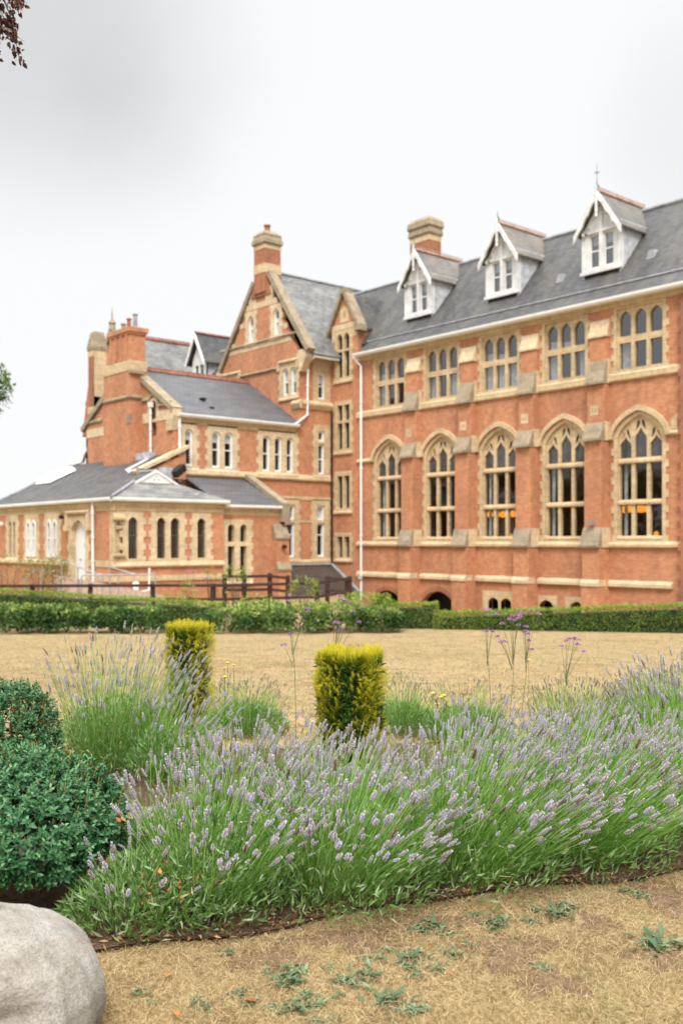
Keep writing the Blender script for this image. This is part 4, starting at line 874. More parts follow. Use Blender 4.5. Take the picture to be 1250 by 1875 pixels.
# ------------------------------------------------------------------ grass
M['straw'] = leaf_mat('straw_blades', [(0, (.21, .135, .06)), (.35, (.38, .27, .135)), (.8, (.55, .43, .25)), (.93, (.44, .35, .19)), (.96, (.22, .26, .08)), (1, (.14, .22, .06))], .8, .2, .1)
def patch_noise(P): return wob(P, 2.3)*.5+wob(P, 5.1, 3.)*.35+wob(P, 11., 5.)*.3
def grass_blades(n, zr, h0, w0, keep, bias=1.):
    z = zr[0]+(zr[1]-zr[0])*RNG.random(n)**bias; r = (RNG.random(n)*2-1)*(z*.42+.25)
    ok = keep(r, z); r, z = r[ok], z[ok]; P = np.array([FWD*b+RGT*a for a, b in zip(r, z)]); P[:, 2] = gz(P[:, 0], P[:, 1])
    pn = patch_noise(P); ok = RNG.random(len(P)) < np.clip(1.0+1.6*(pn+.12), .06, 1); P = P[ok]; pn = pn[ok]; n = len(P)
    d = unit(np.stack([RNG.normal(0, .75, n), RNG.normal(0, .75, n), np.full(n, .75)], -1))
    side = unit(np.cross(d, RNG.normal(size=(n, 3)))); h = h0*(.45+RNG.random(n)); w = w0*(.6+.8*RNG.random(n))
    mid = P+d*h[:, None]*.55; tip = P+d*h[:, None]+np.stack([d[:, 0], d[:, 1], -.6*np.ones(n)], -1)*h[:, None]*.3
    V = np.stack([P-side*w[:, None], P+side*w[:, None], mid+side*w[:, None]*.7, tip, mid-side*w[:, None]*.7], 1).reshape(-1, 3)
    b = np.arange(n)[:, None]*5
    F = np.concatenate([b+np.array([[0, 1, 2]]), b+np.array([[0, 2, 4]]), b+np.array([[4, 2, 3]])])
    q = RNG.random(n)*.93; gp = wob(P, 1.9, 9.) > .38; q[gp & (RNG.random(n) < .35)] = .98
    return V, F, np.repeat(q, 5)
infront = lambda r, z: z < edge(r)+.06
beyond = lambda r, z: z > 7.6+.25*r
A = [grass_blades(170000, (2.7, 6.2), .034, .0011, infront, 1.25), grass_blades(60000, (7., 30), .05, .0035, beyond, 1.4)]
off = 0; Vs, Fs, Qs = [], [], []
for V, F, Q in A: Vs.append(V); Fs.append(F+off); Qs.append(Q); off += len(V)
npmesh('dry_grass', np.concatenate(Vs), np.concatenate(Fs), 'straw', np.concatenate(Qs), kind='stuff', label='short sun-bleached dry grass covering the lawn', category='grass') if False else tag(npmesh('dry_grass', np.concatenate(Vs), np.concatenate(Fs), 'straw', np.concatenate(Qs)), 'short sun-bleached dry grass covering the lawn', 'grass', kind='stuff')

# bare brown patches where the turf has died
for i, (px, py, a, b_) in enumerate(((930, 1742, .28, .2), (1215, 1640, .2, .25), (1095, 1690, .13, .1), (1010, 1800, .22, .12), (500, 1755, .25, .14), (650, 1720, .35, .12), (1210, 1755, .2, .1), (800, 1690, .4, .1))):
    z = 1.6*FPX/(py-HYP); r = pr(px, z); V = [at(r, z)]; n = 26
    for k in range(n):
        t = k*2*math.pi/n; q = 1+.3*math.sin(3*t+i)+.2*math.sin(5*t+2*i)+.12*math.sin(9*t+i); V.append(at(r+a*.6*q*math.cos(t), z+b_*q*math.sin(t)))
    V = np.array(V, float); V[1:, 2] += .001; V[0, 2] += .012; npmesh('bare_soil', V, [(0, k+1, (k+1) % n+1) for k in range(n)], 'bare', kind='structure')

# ------------------------------------------------------------------ plants: lavender
M['lav_stem'] = leaf_mat('lavender_stem', [(0, (.10, .25, .03)), (.5, (.24, .44, .085)), (1, (.50, .63, .29))], .6, .3)
M['lav_leaf'] = leaf_mat('lavender_leaf', [(0, (.08, .18, .04)), (.6, (.19, .33, .09)), (.85, (.32, .42, .22)), (1, (.42, .49, .36))], .6, .25)
M['lav_flower'] = leaf_mat('lavender_flower', [(0, (.24, .17, .13)), (.08, (.33, .28, .28)), (.35, (.50, .46, .50)), (.7, (.62, .57, .65)), (.86, (.52, .48, .76)), (1, (.46, .43, .82))], .7, .25, .1)
M['lav_old'] = leaf_mat('faded_lavender_flower', [(0, (.20, .15, .15)), (.6, (.38, .30, .32)), (1, (.48, .42, .55))], .8, .2, .1)
def spike_template(seed, wh=6):
    g = np.random.default_rng(seed); V = []; F = []; C = []
    ys = np.concatenate([[0.02], .22+.78*np.linspace(0, 1, wh)])
    for i, y in enumerate(ys):
        rad = .13*(1.0 if 0 < i < wh-1 else .75)*(1-.35*(i/len(ys))**2); k = 6
        for j in range(k):
            t = j*2*math.pi/k+i*.6+g.random()*.5; d = np.array([math.cos(t), 0, math.sin(t)]); tv = np.array([-math.sin(t), 0, math.cos(t)])
            base = np.array([0, y-.05, 0])+d*.02; tip = np.array([0, y+.07+.05*g.random(), 0])+d*rad*(.8+.5*g.random()); md = (base+tip)/2+d*.015
            n = len(V); w = .05; V += [base, md+tv*w, tip, md-tv*w]; F.append((n, n+1, n+2, n+3)); C += [g.random()]*4
    # small solid core
    n = len(V)
    for y in (0, .5, 1.0):
        for j in range(4): t = j*math.pi/2; V.append(np.array([.05*math.cos(t), y, .05*math.sin(t)])*(1 if y < 1 else .6)+np.array([0, 0 if y < 1 else .4, 0])); C.append(.2)
    for a in range(2):
        for j in range(4): F.append((n+a*4+j, n+a*4+(j+1) % 4, n+a*4+4+(j+1) % 4, n+a*4+4+j))
    return np.array(V), np.array(F), np.array(C)
SPK = [spike_template(i, 5+i % 3) for i in range(4)]
def curves(base, d0, d1, L, seg):
    """stems: start direction d0 bending to d1; returns points (n, seg+1, 3)"""
    n = len(base); P = [base]; p = base
    for i in range(seg):
        t = (i+.5)/seg; d = unit(d0*(1-t)+d1*t); p = p+d*(L/seg)[:, None]; P.append(p)
    return np.stack(P, 1), unit(d1)
def ribbon(P, w, taper=.6):
    """two crossed ribbons along each polyline: thin stems with body from every side"""
    n, s, _ = P.shape; d = unit(P[:, -1]-P[:, 0]); Vs = []; Fs = []; off = 0
    a = unit(np.cross(d, RNG.normal(size=(n, 3)))); b = np.cross(d, a)
    for q in (a, b):
        ww = (w*np.linspace(1, taper, s))[None, :, None]
        V = np.stack([P-q[:, None]*ww, P+q[:, None]*ww], 2).reshape(-1, 3)
        i = (np.arange(n)[:, None]*s+np.arange(s-1)[None]).ravel()*2
        Fs.append(np.stack([i, i+1, i+3, i+2], -1)+off); Vs.append(V); off += len(V)
    return np.concatenate(Vs), np.concatenate(Fs)
def lavender(r, z, rad, n, Lr, lean, label, spread=.75, flower='lav_flower', slen=(.034, .06), leafn=1500, ry=None, bare=.0, front=0., upr=1.):
    c = np.array(at(r, z)); ry = ry or rad
    e = empty('lavender_bush', tuple(c), label=label, cat='lavender', group='lavender bushes')
    th = RNG.random(n)*2*math.pi; q = np.sqrt(RNG.random(n)); o = (RGT*np.cos(th)[:, None]*rad+FWD*np.sin(th)[:, None]*ry)*q[:, None]
    base = c+o*.55; base[:, 2] = gz(base[:, 0], base[:, 1])+.03
    out = (RGT*np.cos(th)[:, None]+FWD*np.sin(th)[:, None])*q[:, None]*spread
    ln = RGT*lean+out-FWD*front; d0 = unit(UPV*upr+ln*.75+RNG.normal(0, .08, (n, 3))); d1 = unit(UPV*1.05+ln*1.0+RNG.normal(0, .17, (n, 3)))
    L = Lr[0]+(Lr[1]-Lr[0])*RNG.random(n); L = L*(1-.22*q**2)
    P, dt = curves(base, d0, d1, L, 5); V, F = ribbon(P, .0016, .7)
    # as many flowerless stems and long leaves again between the flowering ones
    n2 = int(n*1.3); J = RNG.integers(0, n, n2); P2, _ = curves(base[J]+RNG.normal(0, .03, (n2, 3))*np.array([1, 1, .2]), unit(d0[J]+RNG.normal(0, .14, (n2, 3))), unit(d1[J]+RNG.normal(0, .2, (n2, 3))), L[J]*(.45+.4*RNG.random(n2)), 5)
    V2, F2 = ribbon(P2, .0017, .5)
    npmesh('stems', np.concatenate([V, V2]), np.concatenate([F, F2+len(V)]), 'lav_stem', np.concatenate([np.tile(np.repeat(RNG.random(n), 12), 2), np.tile(np.repeat(RNG.random(n2)*.75, 12), 2)]), e)
    k = n; Vs, Fs, Cs = [], [], []; off = 0
    sel = RNG.integers(0, 4, n)
    for t in range(4):
        I = np.where(sel == t)[0]; I = I[RNG.random(len(I)) > bare]
        if not len(I): continue
        TV, TF, TC = SPK[t]; R = frames(dt[I], RNG.normal(size=(len(I), 3))); s = (slen[0]+(slen[1]-slen[0])*RNG.random(len(I)))*np.where(RNG.random(len(I)) < .2, .65, 1.); fat = 1.05+.6*RNG.random(len(I))
        V, F = scatter(TV, TF, P[I, -1]-dt[I]*.01, R, np.stack([s*fat, s, s*fat], -1)); Vs.append(V); Fs.append(F+off); off += len(V)
        Cs.append((np.clip(TC[None]*.75+(.35*RNG.random(len(I))-.75*(RNG.random(len(I)) < .07))[:, None]-.02, 0, 1)).ravel())
    npmesh('flower_spikes', np.concatenate(Vs), np.concatenate(Fs), flower, np.concatenate(Cs), e)
    # leafy base: narrow leaves in tufts
    m = leafn; th = RNG.random(m)*2*math.pi; q = np.sqrt(RNG.random(m)); o = (RGT*np.cos(th)[:, None]*rad+FWD*np.sin(th)[:, None]*ry)*q[:, None]*.95
    p = c+o; hmax = Lr[1]*.52*np.sqrt(np.clip(1-q**2*.92, 0, 1)); p[:, 2] = gz(p[:, 0], p[:, 1])+.01+hmax*RNG.random(m)**.6; p += RGT*(lean*.35*(p[:, 2]-c[2]))[:, None]
    d = unit(UPV*.9+o/max(rad, ry)*.9+RGT*lean*.5+RNG.normal(0, .45, (m, 3))); T, TF = LT; R = frames(d, RNG.normal(size=(m, 3)))
    s = .03+.035*RNG.random(m); V, F = scatter(T, TF, p, R, np.stack([s*.32, s, s], -1)); npmesh('leaves', V, F, 'lav_leaf', np.repeat(RNG.random(m), 5), e)
    return e
# the long front drift (four bushes merging), leaning to the right
lavender(-.56, 4.42, .38, 270, (.42, .70), .30, 'lavender bush beside the clipped glossy shrub, with browned lower stems', leafn=4200, ry=.55, spread=.85, front=.18)
lavender(.0, 4.55, .46, 440, (.40, .69), .48, 'lavender bush in front of the nearer golden yew, leaning over the lawn edge', leafn=3800, ry=.62, spread=.9, front=.2)
lavender(.60, 4.82, .48, 500, (.44, .78), .62, 'dense lavender bush in the middle of the long front drift', leafn=3600, ry=.66, spread=.9, front=.2)
lavender(1.20, 5.08, .48, 520, (.44, .78), .74, 'dense lavender bush with nearly horizontal stems near the end of the drift', leafn=3200, ry=.66, spread=.9, front=.2)
lavender(1.85, 5.45, .40, 300, (.42, .70), .5, 'lavender bush ending the front drift, cut by the edge of the photo', leafn=2000, ry=.5, spread=.85, front=.1)
lavender(.78, 5.62, .40, 280, (.46, .70), .4, 'tall lavender bush standing behind the middle of the front drift', leafn=900, ry=.4)
lavender(1.35, 5.75, .42, 300, (.42, .68), .45, 'tall lavender bush behind the end of the front drift, below the thin purple flower stalks', leafn=900, ry=.4)
lavender(-.42, 5.15, .36, 260, (.44, .68), .35, 'lavender bush just beside the golden yew nearest the camera, on the path side', leafn=1200, ry=.4)
lavender(-.60, 4.98, .32, 130, (.42, .66), .3, 'thin lavender bush rising in front of the pink gravel path', leafn=2200, ry=.3, spread=.6)
lavender(.08, 5.55, .34, 150, (.38, .56), .4, 'lavender bush tucked against the foot of the nearer golden yew', leafn=1500, ry=.28, spread=.7)
lavender(-.82, 4.72, .30, 60, (.36, .56), .2, 'leafy lavender bush pressed against the side of the clipped shrub', leafn=3600, ry=.3, spread=.6)
lavender(-.84, 4.2, .36, 40, (.25, .45), .35, 'low straggling lavender with sage-green leaves at the bed corner by the boulder', leafn=4200, ry=.36, spread=.9)
# others
lavender(-1.62, 7.0, .50, 330, (.55, 1.0), .16, 'tall lavender bush between the round shrub and the farther golden yew', leafn=4200, ry=.5, spread=.55, slen=(.036, .058))
lavender(-1.15, 6.6, .33, 120, (.4, .7), .5, 'lavender bush at the foot of the farther golden yew', leafn=1800, ry=.3, spread=.6)
lavender(2.25, 6.35, .42, 300, (.6, .9), -.05, 'pale upright lavender bush at the edge of the photo beside the green mounds', leafn=900, ry=.45, spread=.5, slen=(.038, .06))
for r, z, n, lab in ((-.85, 8.6, 170, 'small faded lavender bush on the lawn edge between the two golden yews'), (.48, 8.6, 150, 'small faded lavender bush just beyond the golden yew nearest the camera'), (1.05, 8.3, 120, 'sparse faded lavender bush around the thin purple flower stalks'), (1.72, 7.2, 260, 'low green lavender mound with faded flowers beside the dead broad leaf'), (2.2, 7.3, 280, 'low lavender mound with browned flower heads'), (2.75, 8.4, 260, 'bright green lavender mound farthest along the bed')):
    lavender(r, z, .40, int(n*1.2), (.46, .64) if r > 1.5 else (.36, .52), .05, lab, spread=.6, flower='lav_old', slen=(.02, .035), leafn=3200, ry=.40)

# ------------------------------------------------------------------ leafy shrubs
M['privet'] = leaf_mat('glossy_shrub_leaf', [(0, (.012, .055, .018)), (.45, (.035, .125, .045)), (.8, (.10, .24, .10)), (1, (.22, .38, .19))], .42, .15, .28)
M['twig'] = leaf_mat('orange_twig', [(0, (.16, .09, .04)), (.5, (.36, .21, .06)), (1, (.48, .33, .10))], .7, .05)
M['rust'] = leaf_mat('rusty_dead_leaf', [(0, (.22, .09, .03)), (1, (.5, .23, .07))], .8, .1)
LT6 = leafT(.29, .08, .2)
def leafy_shrub(r, z, rad, h, label, n_sprig=900, leaf=.034, squash=1., seed=0):
    c = np.array(at(r, z)); e = empty('clipped_shrub', tuple(c), label=label, cat='shrub')
    d = rand_dirs(n_sprig*3); d = d[d[:, 2] > -.42][:n_sprig]; m = len(d)
    rr = (1+.11*wob(d*2.2, 2.2, seed)+.05*wob(d*6, 1.7, seed+3))*(.72+.30*RNG.random(m)**.45)
    P = c+np.array([0, 0, h*.47])+d*rr[:, None]*np.array([rad, rad, h*.53]); ax = unit(d*np.array([1, 1, 1.1])+UPV*.55+RNG.normal(0, .25, (m, 3)))
    k = 8; V, F = [], []
    I = np.repeat(np.arange(m), k); j = np.tile(np.arange(k), m); az = RNG.random(m)[I]*6.28+j*2.4; t = j/(k-1)
    a = unit(np.cross(ax, RNG.normal(size=(m, 3)))); b = np.cross(ax, a)
    rad_d = a[I]*np.cos(az)[:, None]+b[I]*np.sin(az)[:, None]; ld = unit(rad_d*(1.25-.75*t)[:, None]+ax[I]*(.35+.75*t)[:, None]+RNG.normal(0, .18, (len(I), 3)))
    pos = P[I]+ax[I]*(t*.05-.03)[:, None]; s = leaf*(1.15-.5*t)*(.75+.5*RNG.random(len(I)))
    T, TF = LT6; V, F = scatter(T, TF, pos, frames(ld, ax[I]+RNG.normal(0, .2, (len(I), 3))), s)
    col = np.clip(RNG.random(len(I))*.6+.35*t+.1*RNG.random(m)[I], 0, 1); npmesh('leaves', V, F, 'privet', np.repeat(col, len(T)), e)
    tb = np.where(P[:, 2] > c[2]+h*.55)[0]; tb = tb[:m//8]; au = unit(ax[tb]*.5+UPV*.9); Q = np.stack([P[tb]-au*.09, P[tb]-au*.02+RNG.normal(0, .006, (len(tb), 3)), P[tb]+au*.045], 1); V, F = ribbon(Q, .0019, .6); tw = [V], [F]
    nb = 26; th = RNG.random(nb)*6.28; b0 = c+np.stack([np.cos(th)*.08, np.sin(th)*.08, np.zeros(nb)], -1); b2 = c+np.stack([np.cos(th)*rad*.6, np.sin(th)*rad*.6, h*(.45+.4*RNG.random(nb))], -1)
    Q2 = np.stack([b0, (b0*.6+b2*.4)+UPV*.05, b2], 1); V2, F2 = ribbon(Q2, .006, .5)
    npmesh('twigs', np.concatenate([V, V2]), np.concatenate([F, F2+len(V)]), 'twig', np.concatenate([RNG.random(len(V))*.4+.6, RNG.random(len(V2))*.3]), e)
    return e, c
e, c = leafy_shrub(-1.44, 4.42, .46, .655, 'clipped dark green leafy shrub with orange twigs, nearest the boulder', 2500, .031)
e2, c2 = leafy_shrub(-2.02, 6.05, .29, .72, 'rounder smaller dark green shrub behind the one at the boulder', 1100, .03, seed=5)
for par, P in ((e, [(-.98, 4.35, -1.22), (-1.28, 4.12, -1.42), (-1.02, 4.2, -1.38)]), (e2, [(-1.8, 5.8, -1.2)])):
    pos = []; 
    for (r, z, h) in P:
        for q in range(6): pos.append(np.array(at(r, z, h))+RNG.normal(0, .02, 3))
    pos = np.array(pos); V, F = scatter(LT6[0], LT6[1], pos, frames(rand_dirs(len(pos)), rand_dirs(len(pos))), np.full(len(pos), .035)); npmesh('dead_leaves', V, F, 'rust', np.repeat(RNG.random(len(pos)), len(LT6[0])), par)
# clipped golden yews
M['yew'] = leaf_mat('golden_yew_needle', [(0, (.02, .055, .01)), (.3, (.065, .12, .014)), (.55, (.21, .25, .018)), (.8, (.46, .43, .025)), (1, (.66, .57, .05))], .5, .25)
M['bark'] = plain('bark', (.12, .08, .055), .9, var=.3, scale=20)
def yew(r, z, w, h, label, n=1500, tw=0.):
    c = np.array(at(r, z)); e = empty('golden_yew', tuple(c), label=label, cat='yew', group='clipped golden yews')
    # sprigs over the faces of an upright block with lumpy vertical columns
    u = RNG.random(n)*2-1; v = RNG.random(n)**.9*.985; f = RNG.integers(0, 5, n); P = np.zeros((n, 3)); N = np.zeros((n, 3)); hw = w/2
    for k, (ax, sg) in enumerate(((0, 1), (0, -1), (1, 1), (1, -1))):
        I = f == k; P[I, ax] = sg*hw; P[I, 1-ax] = u[I]*hw; P[I, 2] = v[I]*h; N[I, ax] = sg
    I = f == 4; P[I, 0] = u[I]*hw*.88; P[I, 1] = (RNG.random(I.sum())*2-1)*hw*.88; P[I, 2] = h-.025+RNG.normal(0, .012, I.sum()); N[I, 2] = 1
    tp = 1.0+.12*(1-P[:, 2]/h)-.0; P[:, :2] *= tp[:, None]
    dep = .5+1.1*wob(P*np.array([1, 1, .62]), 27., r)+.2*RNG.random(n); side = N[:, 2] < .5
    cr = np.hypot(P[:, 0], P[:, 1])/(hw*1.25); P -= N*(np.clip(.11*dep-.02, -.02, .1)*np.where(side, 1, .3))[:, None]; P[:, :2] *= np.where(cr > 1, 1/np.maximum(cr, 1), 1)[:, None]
    R2 = np.array([[math.cos(tw), -math.sin(tw)], [math.sin(tw), math.cos(tw)]]); P[:, :2] = P[:, :2]@R2.T; N[:, :2] = N[:, :2]@R2.T
    ax = unit(N*.95+UPV*np.where(side, .7, .4)[:, None]+RNG.normal(0, .3, (n, 3))); k = 26; I = np.repeat(np.arange(n), k); j = np.tile(np.arange(k), n); t = j/(k-1)
    a = unit(np.cross(ax, RNG.normal(size=(n, 3)))); b = np.cross(ax, a); az = j*2.4+RNG.random(n)[I]*6
    nd = unit((a[I]*np.cos(az)[:, None]+b[I]*np.sin(az)[:, None])*(1.0-.55*t)[:, None]+ax[I]*(.45+.8*t)[:, None]); L = .062+.03*RNG.random(n)
    pos = c+P[I]+ax[I]*((t-.55)*L[I])[:, None]; s = (.021-.005*t)*(.8+.4*RNG.random(len(I)))
    V, F = scatter(LT[0], LT[1], pos, frames(nd, ax[I]), np.stack([s*.24, s, s], -1))
    gold = np.clip((.57-dep*.27+.42*RNG.random(n)+.12*N[:, 2]+.08*(P[:, 2]/h))[I]*.9+(t-.4)*.66+.12*RNG.random(len(I)), 0, 1); npmesh('foliage', V, F, 'yew', np.repeat(gold, 5), e)  # golden tips; recesses darker and top lighter as shade painted into needle colour
    m = MB(); m.tube([c, c+np.array([.01, 0, h*.35]), c+np.array([0, .01, h*.75])], .022, 6, .01)
    for q in range(9):
        t = q*2.4; m.tube([c+np.array([0, 0, h*(.15+.05*q)]), c+np.array([math.cos(t)*w*.25, math.sin(t)*w*.25, h*(.35+.06*q)])], .01, 5, .004)
    m.build('trunk', 'bark', e)
    # dark needles deep inside, where old growth stays green
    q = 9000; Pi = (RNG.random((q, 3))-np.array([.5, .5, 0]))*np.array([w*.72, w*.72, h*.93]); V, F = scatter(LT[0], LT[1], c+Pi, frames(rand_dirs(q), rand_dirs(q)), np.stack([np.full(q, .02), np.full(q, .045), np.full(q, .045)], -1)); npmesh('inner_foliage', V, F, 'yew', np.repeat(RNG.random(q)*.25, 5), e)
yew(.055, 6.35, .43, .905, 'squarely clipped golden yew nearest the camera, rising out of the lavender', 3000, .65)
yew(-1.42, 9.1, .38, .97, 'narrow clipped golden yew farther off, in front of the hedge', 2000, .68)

# ------------------------------------------------------------------ boulder
def boulder():
    import bmesh
    bm = bmesh.new(); bmesh.ops.create_icosphere(bm, subdivisions=6, radius=1); c = np.array(at(-1.14, 3.14))
    V = np.array([v.co[:] for v in bm.verts]); D = V.copy()
    k = 1+.06*wob(D*1.6, 2., 1.)+.03*wob(D*4, 2., 4.)+.016*wob(D*7, 2., 2.)+.008*wob(D*15, 2.2, 7.)+.004*wob(D*33, 2.2, 5.)
    # local frame: r (to the camera's right), z (away), up
    P = D*k[:, None]; P = np.sign(P)*np.abs(P)**.9
    X = P[:, 0]*.37+.03*np.clip(-P[:, 2], 0, 1); Y = P[:, 1]*.34; Z = P[:, 2]*.275+.17-.03*P[:, 0]*np.clip(P[:, 2], 0, 1)
    cre = np.exp(-((Z-.20-.10*X)/.03)**2)*np.clip((-Y)/.2, 0, 1)*np.clip((.24-X)/.15, 0, 1); Y = Y+cre*.045
    dent = np.exp(-((X-.15)**2/.012+(Z-.235)**2/.0035))*np.clip(-Y/.12, 0, 1); Y = Y+dent*.035
    W3 = c+RGT*X[:, None]+FWD*Y[:, None]+UPV*(Z-.03)[:, None]
    F = np.array([[v.index for v in f.verts] for f in bm.faces]); bm.free()
    m, nt, p = newmat('granite'); g = nn(nt, 'ShaderNodeNewGeometry'); pos = g.outputs['Position']
    a = noise(nt, pos, 5.5, 8, .68); b = noise(nt, pos, 55., 4, .7); d = noise(nt, pos, 140., 2, .6); v = nn(nt, 'ShaderNodeTexVoronoi', i_Scale=110.); lk(nt, pos, v.inputs[0])
    col = ramp(nt, a, [(.32, (.15, .13, .105)), (.5, (.28, .255, .22)), (.68, (.36, .34, .31))])
    col = mix(nt, ramp(nt, noise(nt, pos, 7., 5, .6), [(.58, (0, 0, 0)), (.68, (1, 1, 1))]), col, (.24, .24, .235))
    col = mix(nt, ramp(nt, b, [(.6, (0, 0, 0)), (.72, (.8, .8, .8))]), col, (.19, .13, .10)); col = mix(nt, .5, col, mix(nt, 1., col, ramp(nt, d, [(.3, (.55, .55, .55)), (.7, (1.4, 1.4, 1.4))]), 'MULTIPLY'))
    col = mix(nt, mth(nt, 'MULTIPLY', maprange(nt, v.outputs['Distance'], .16, .3, 1., 0.), maprange(nt, noise(nt, pos, 20., 3), .5, .6, 0., .75)), col, (.09, .075, .065))
    lk(nt, col, p.inputs['Base Color']); p.inputs['Roughness'].default_value = .95; p.inputs['Specular IOR Level'].default_value = .15; bump(nt, p, mth(nt, 'ADD', mth(nt, 'ADD', b, mth(nt, 'MULTIPLY', d, .6)), mth(nt, 'MULTIPLY', a, 2.)), 0.8, .01)
    tag(npmesh('boulder', W3, F, m, smooth=True), 'large smooth speckled pale boulder lying on the dry grass by the shrub', 'boulder')
boulder()

# ------------------------------------------------------------------ weeds in the lawn
M['weed'] = leaf_mat('weed_leaf', [(0, (.06, .10, .05)), (.6, (.12, .18, .095)), (1, (.22, .29, .17))], .55, .2)
def rosette(seed, nl, L, flat):
    g = np.random.default_rng(seed); az = np.arange(nl)*2.4+g.random(nl)*.7; el = flat+g.random(nl)*.5
    d = np.stack([np.cos(az)*np.cos(el), np.sin(az)*np.cos(el), np.sin(el)], -1); s = L*(.5+.6*g.random(nl))
    pos = np.stack([g.normal(0, L*.6, nl), g.normal(0, L*.6, nl), np.full(nl, .006)], -1)
    T, F = leafT(.2, .06, .25); V, FF = scatter(T, F, pos, frames(d, np.tile(UPV, (nl, 1))), np.stack([s, s, s], -1)); return V, FF, np.repeat(g.random(nl), len(T))
WG = np.random.default_rng(5)
WM = []
for i in range(6):
    V, F, C = rosette(i+3, (22, 30, 18, 38, 26, 34)[i], (.044, .05, .042, .055, .048, .085)[i], (.25, .15, .2, .3, .15, .45)[i]); o = npmesh('lawn_weed', V, F, 'weed', C); WM.append(o)
WP = [(280, 1838, 0), (355, 1836, 2), (415, 1752, 2), (487, 1782, 1), (530, 1800, 3), (562, 1825, 1), (600, 1776, 4), (640, 1803, 1), (672, 1791, 3), (690, 1755, 0), (735, 1770, 4), (545, 1850, 3), (585, 1842, 1), (455, 1838, 4), (770, 1790, 2),
      (905, 1697, 3), (980, 1668, 1), (1020, 1677, 3), (1045, 1662, 4), (975, 1690, 0), (835, 1697, 2), (815, 1712, 4), (860, 1733, 0), (1210, 1732, 5), (1195, 1738, 3), (1140, 1634, 0), (1175, 1614, 2), (715, 1835, 3), (745, 1855, 1), (1000, 1772, 2), (610, 1868, 4), (800, 1775, 0), (760, 1700, 1), (940, 1720, 2)]
WP += [(int(px+WG.normal(0, 38)), int(min(1872, max(1640, py+WG.normal(0, 13)))), int(WG.integers(0, 5))) for px, py, k in WP for _ in range(1) if px != 1210]
def where(px):
    return 'near the boulder' if px < 420 else 'in the middle of the lawn foreground' if px < 800 else 'towards the far corner of the lawn foreground'
for i, (px, py, k) in enumerate(WP):
    z = 1.6*FPX/(py-HYP); src = WM[k]; used = src.get('category')
    o = src if not used else src.copy()
    if used: COL.objects.link(o)
    o.location = at(pr(px, z), z); o.rotation_euler = (0, 0, i*1.7); s = .5+.4*((i*37) % 10)/10+(.25 if k == 5 else 0); o.scale = (s, s, s*1.1)
    lab = 'largest tuft of strap-leaved weed, alone on bare earth' if (px, k) == (1210, 5) else {True: 'low grey-green weed rosette in the dry grass near the boulder', False: 'low grey-green weed rosette in the dry grass below the lavender'}[px < 420]
    tag(o, lab, 'weed', 'weed rosettes in the dry lawn')

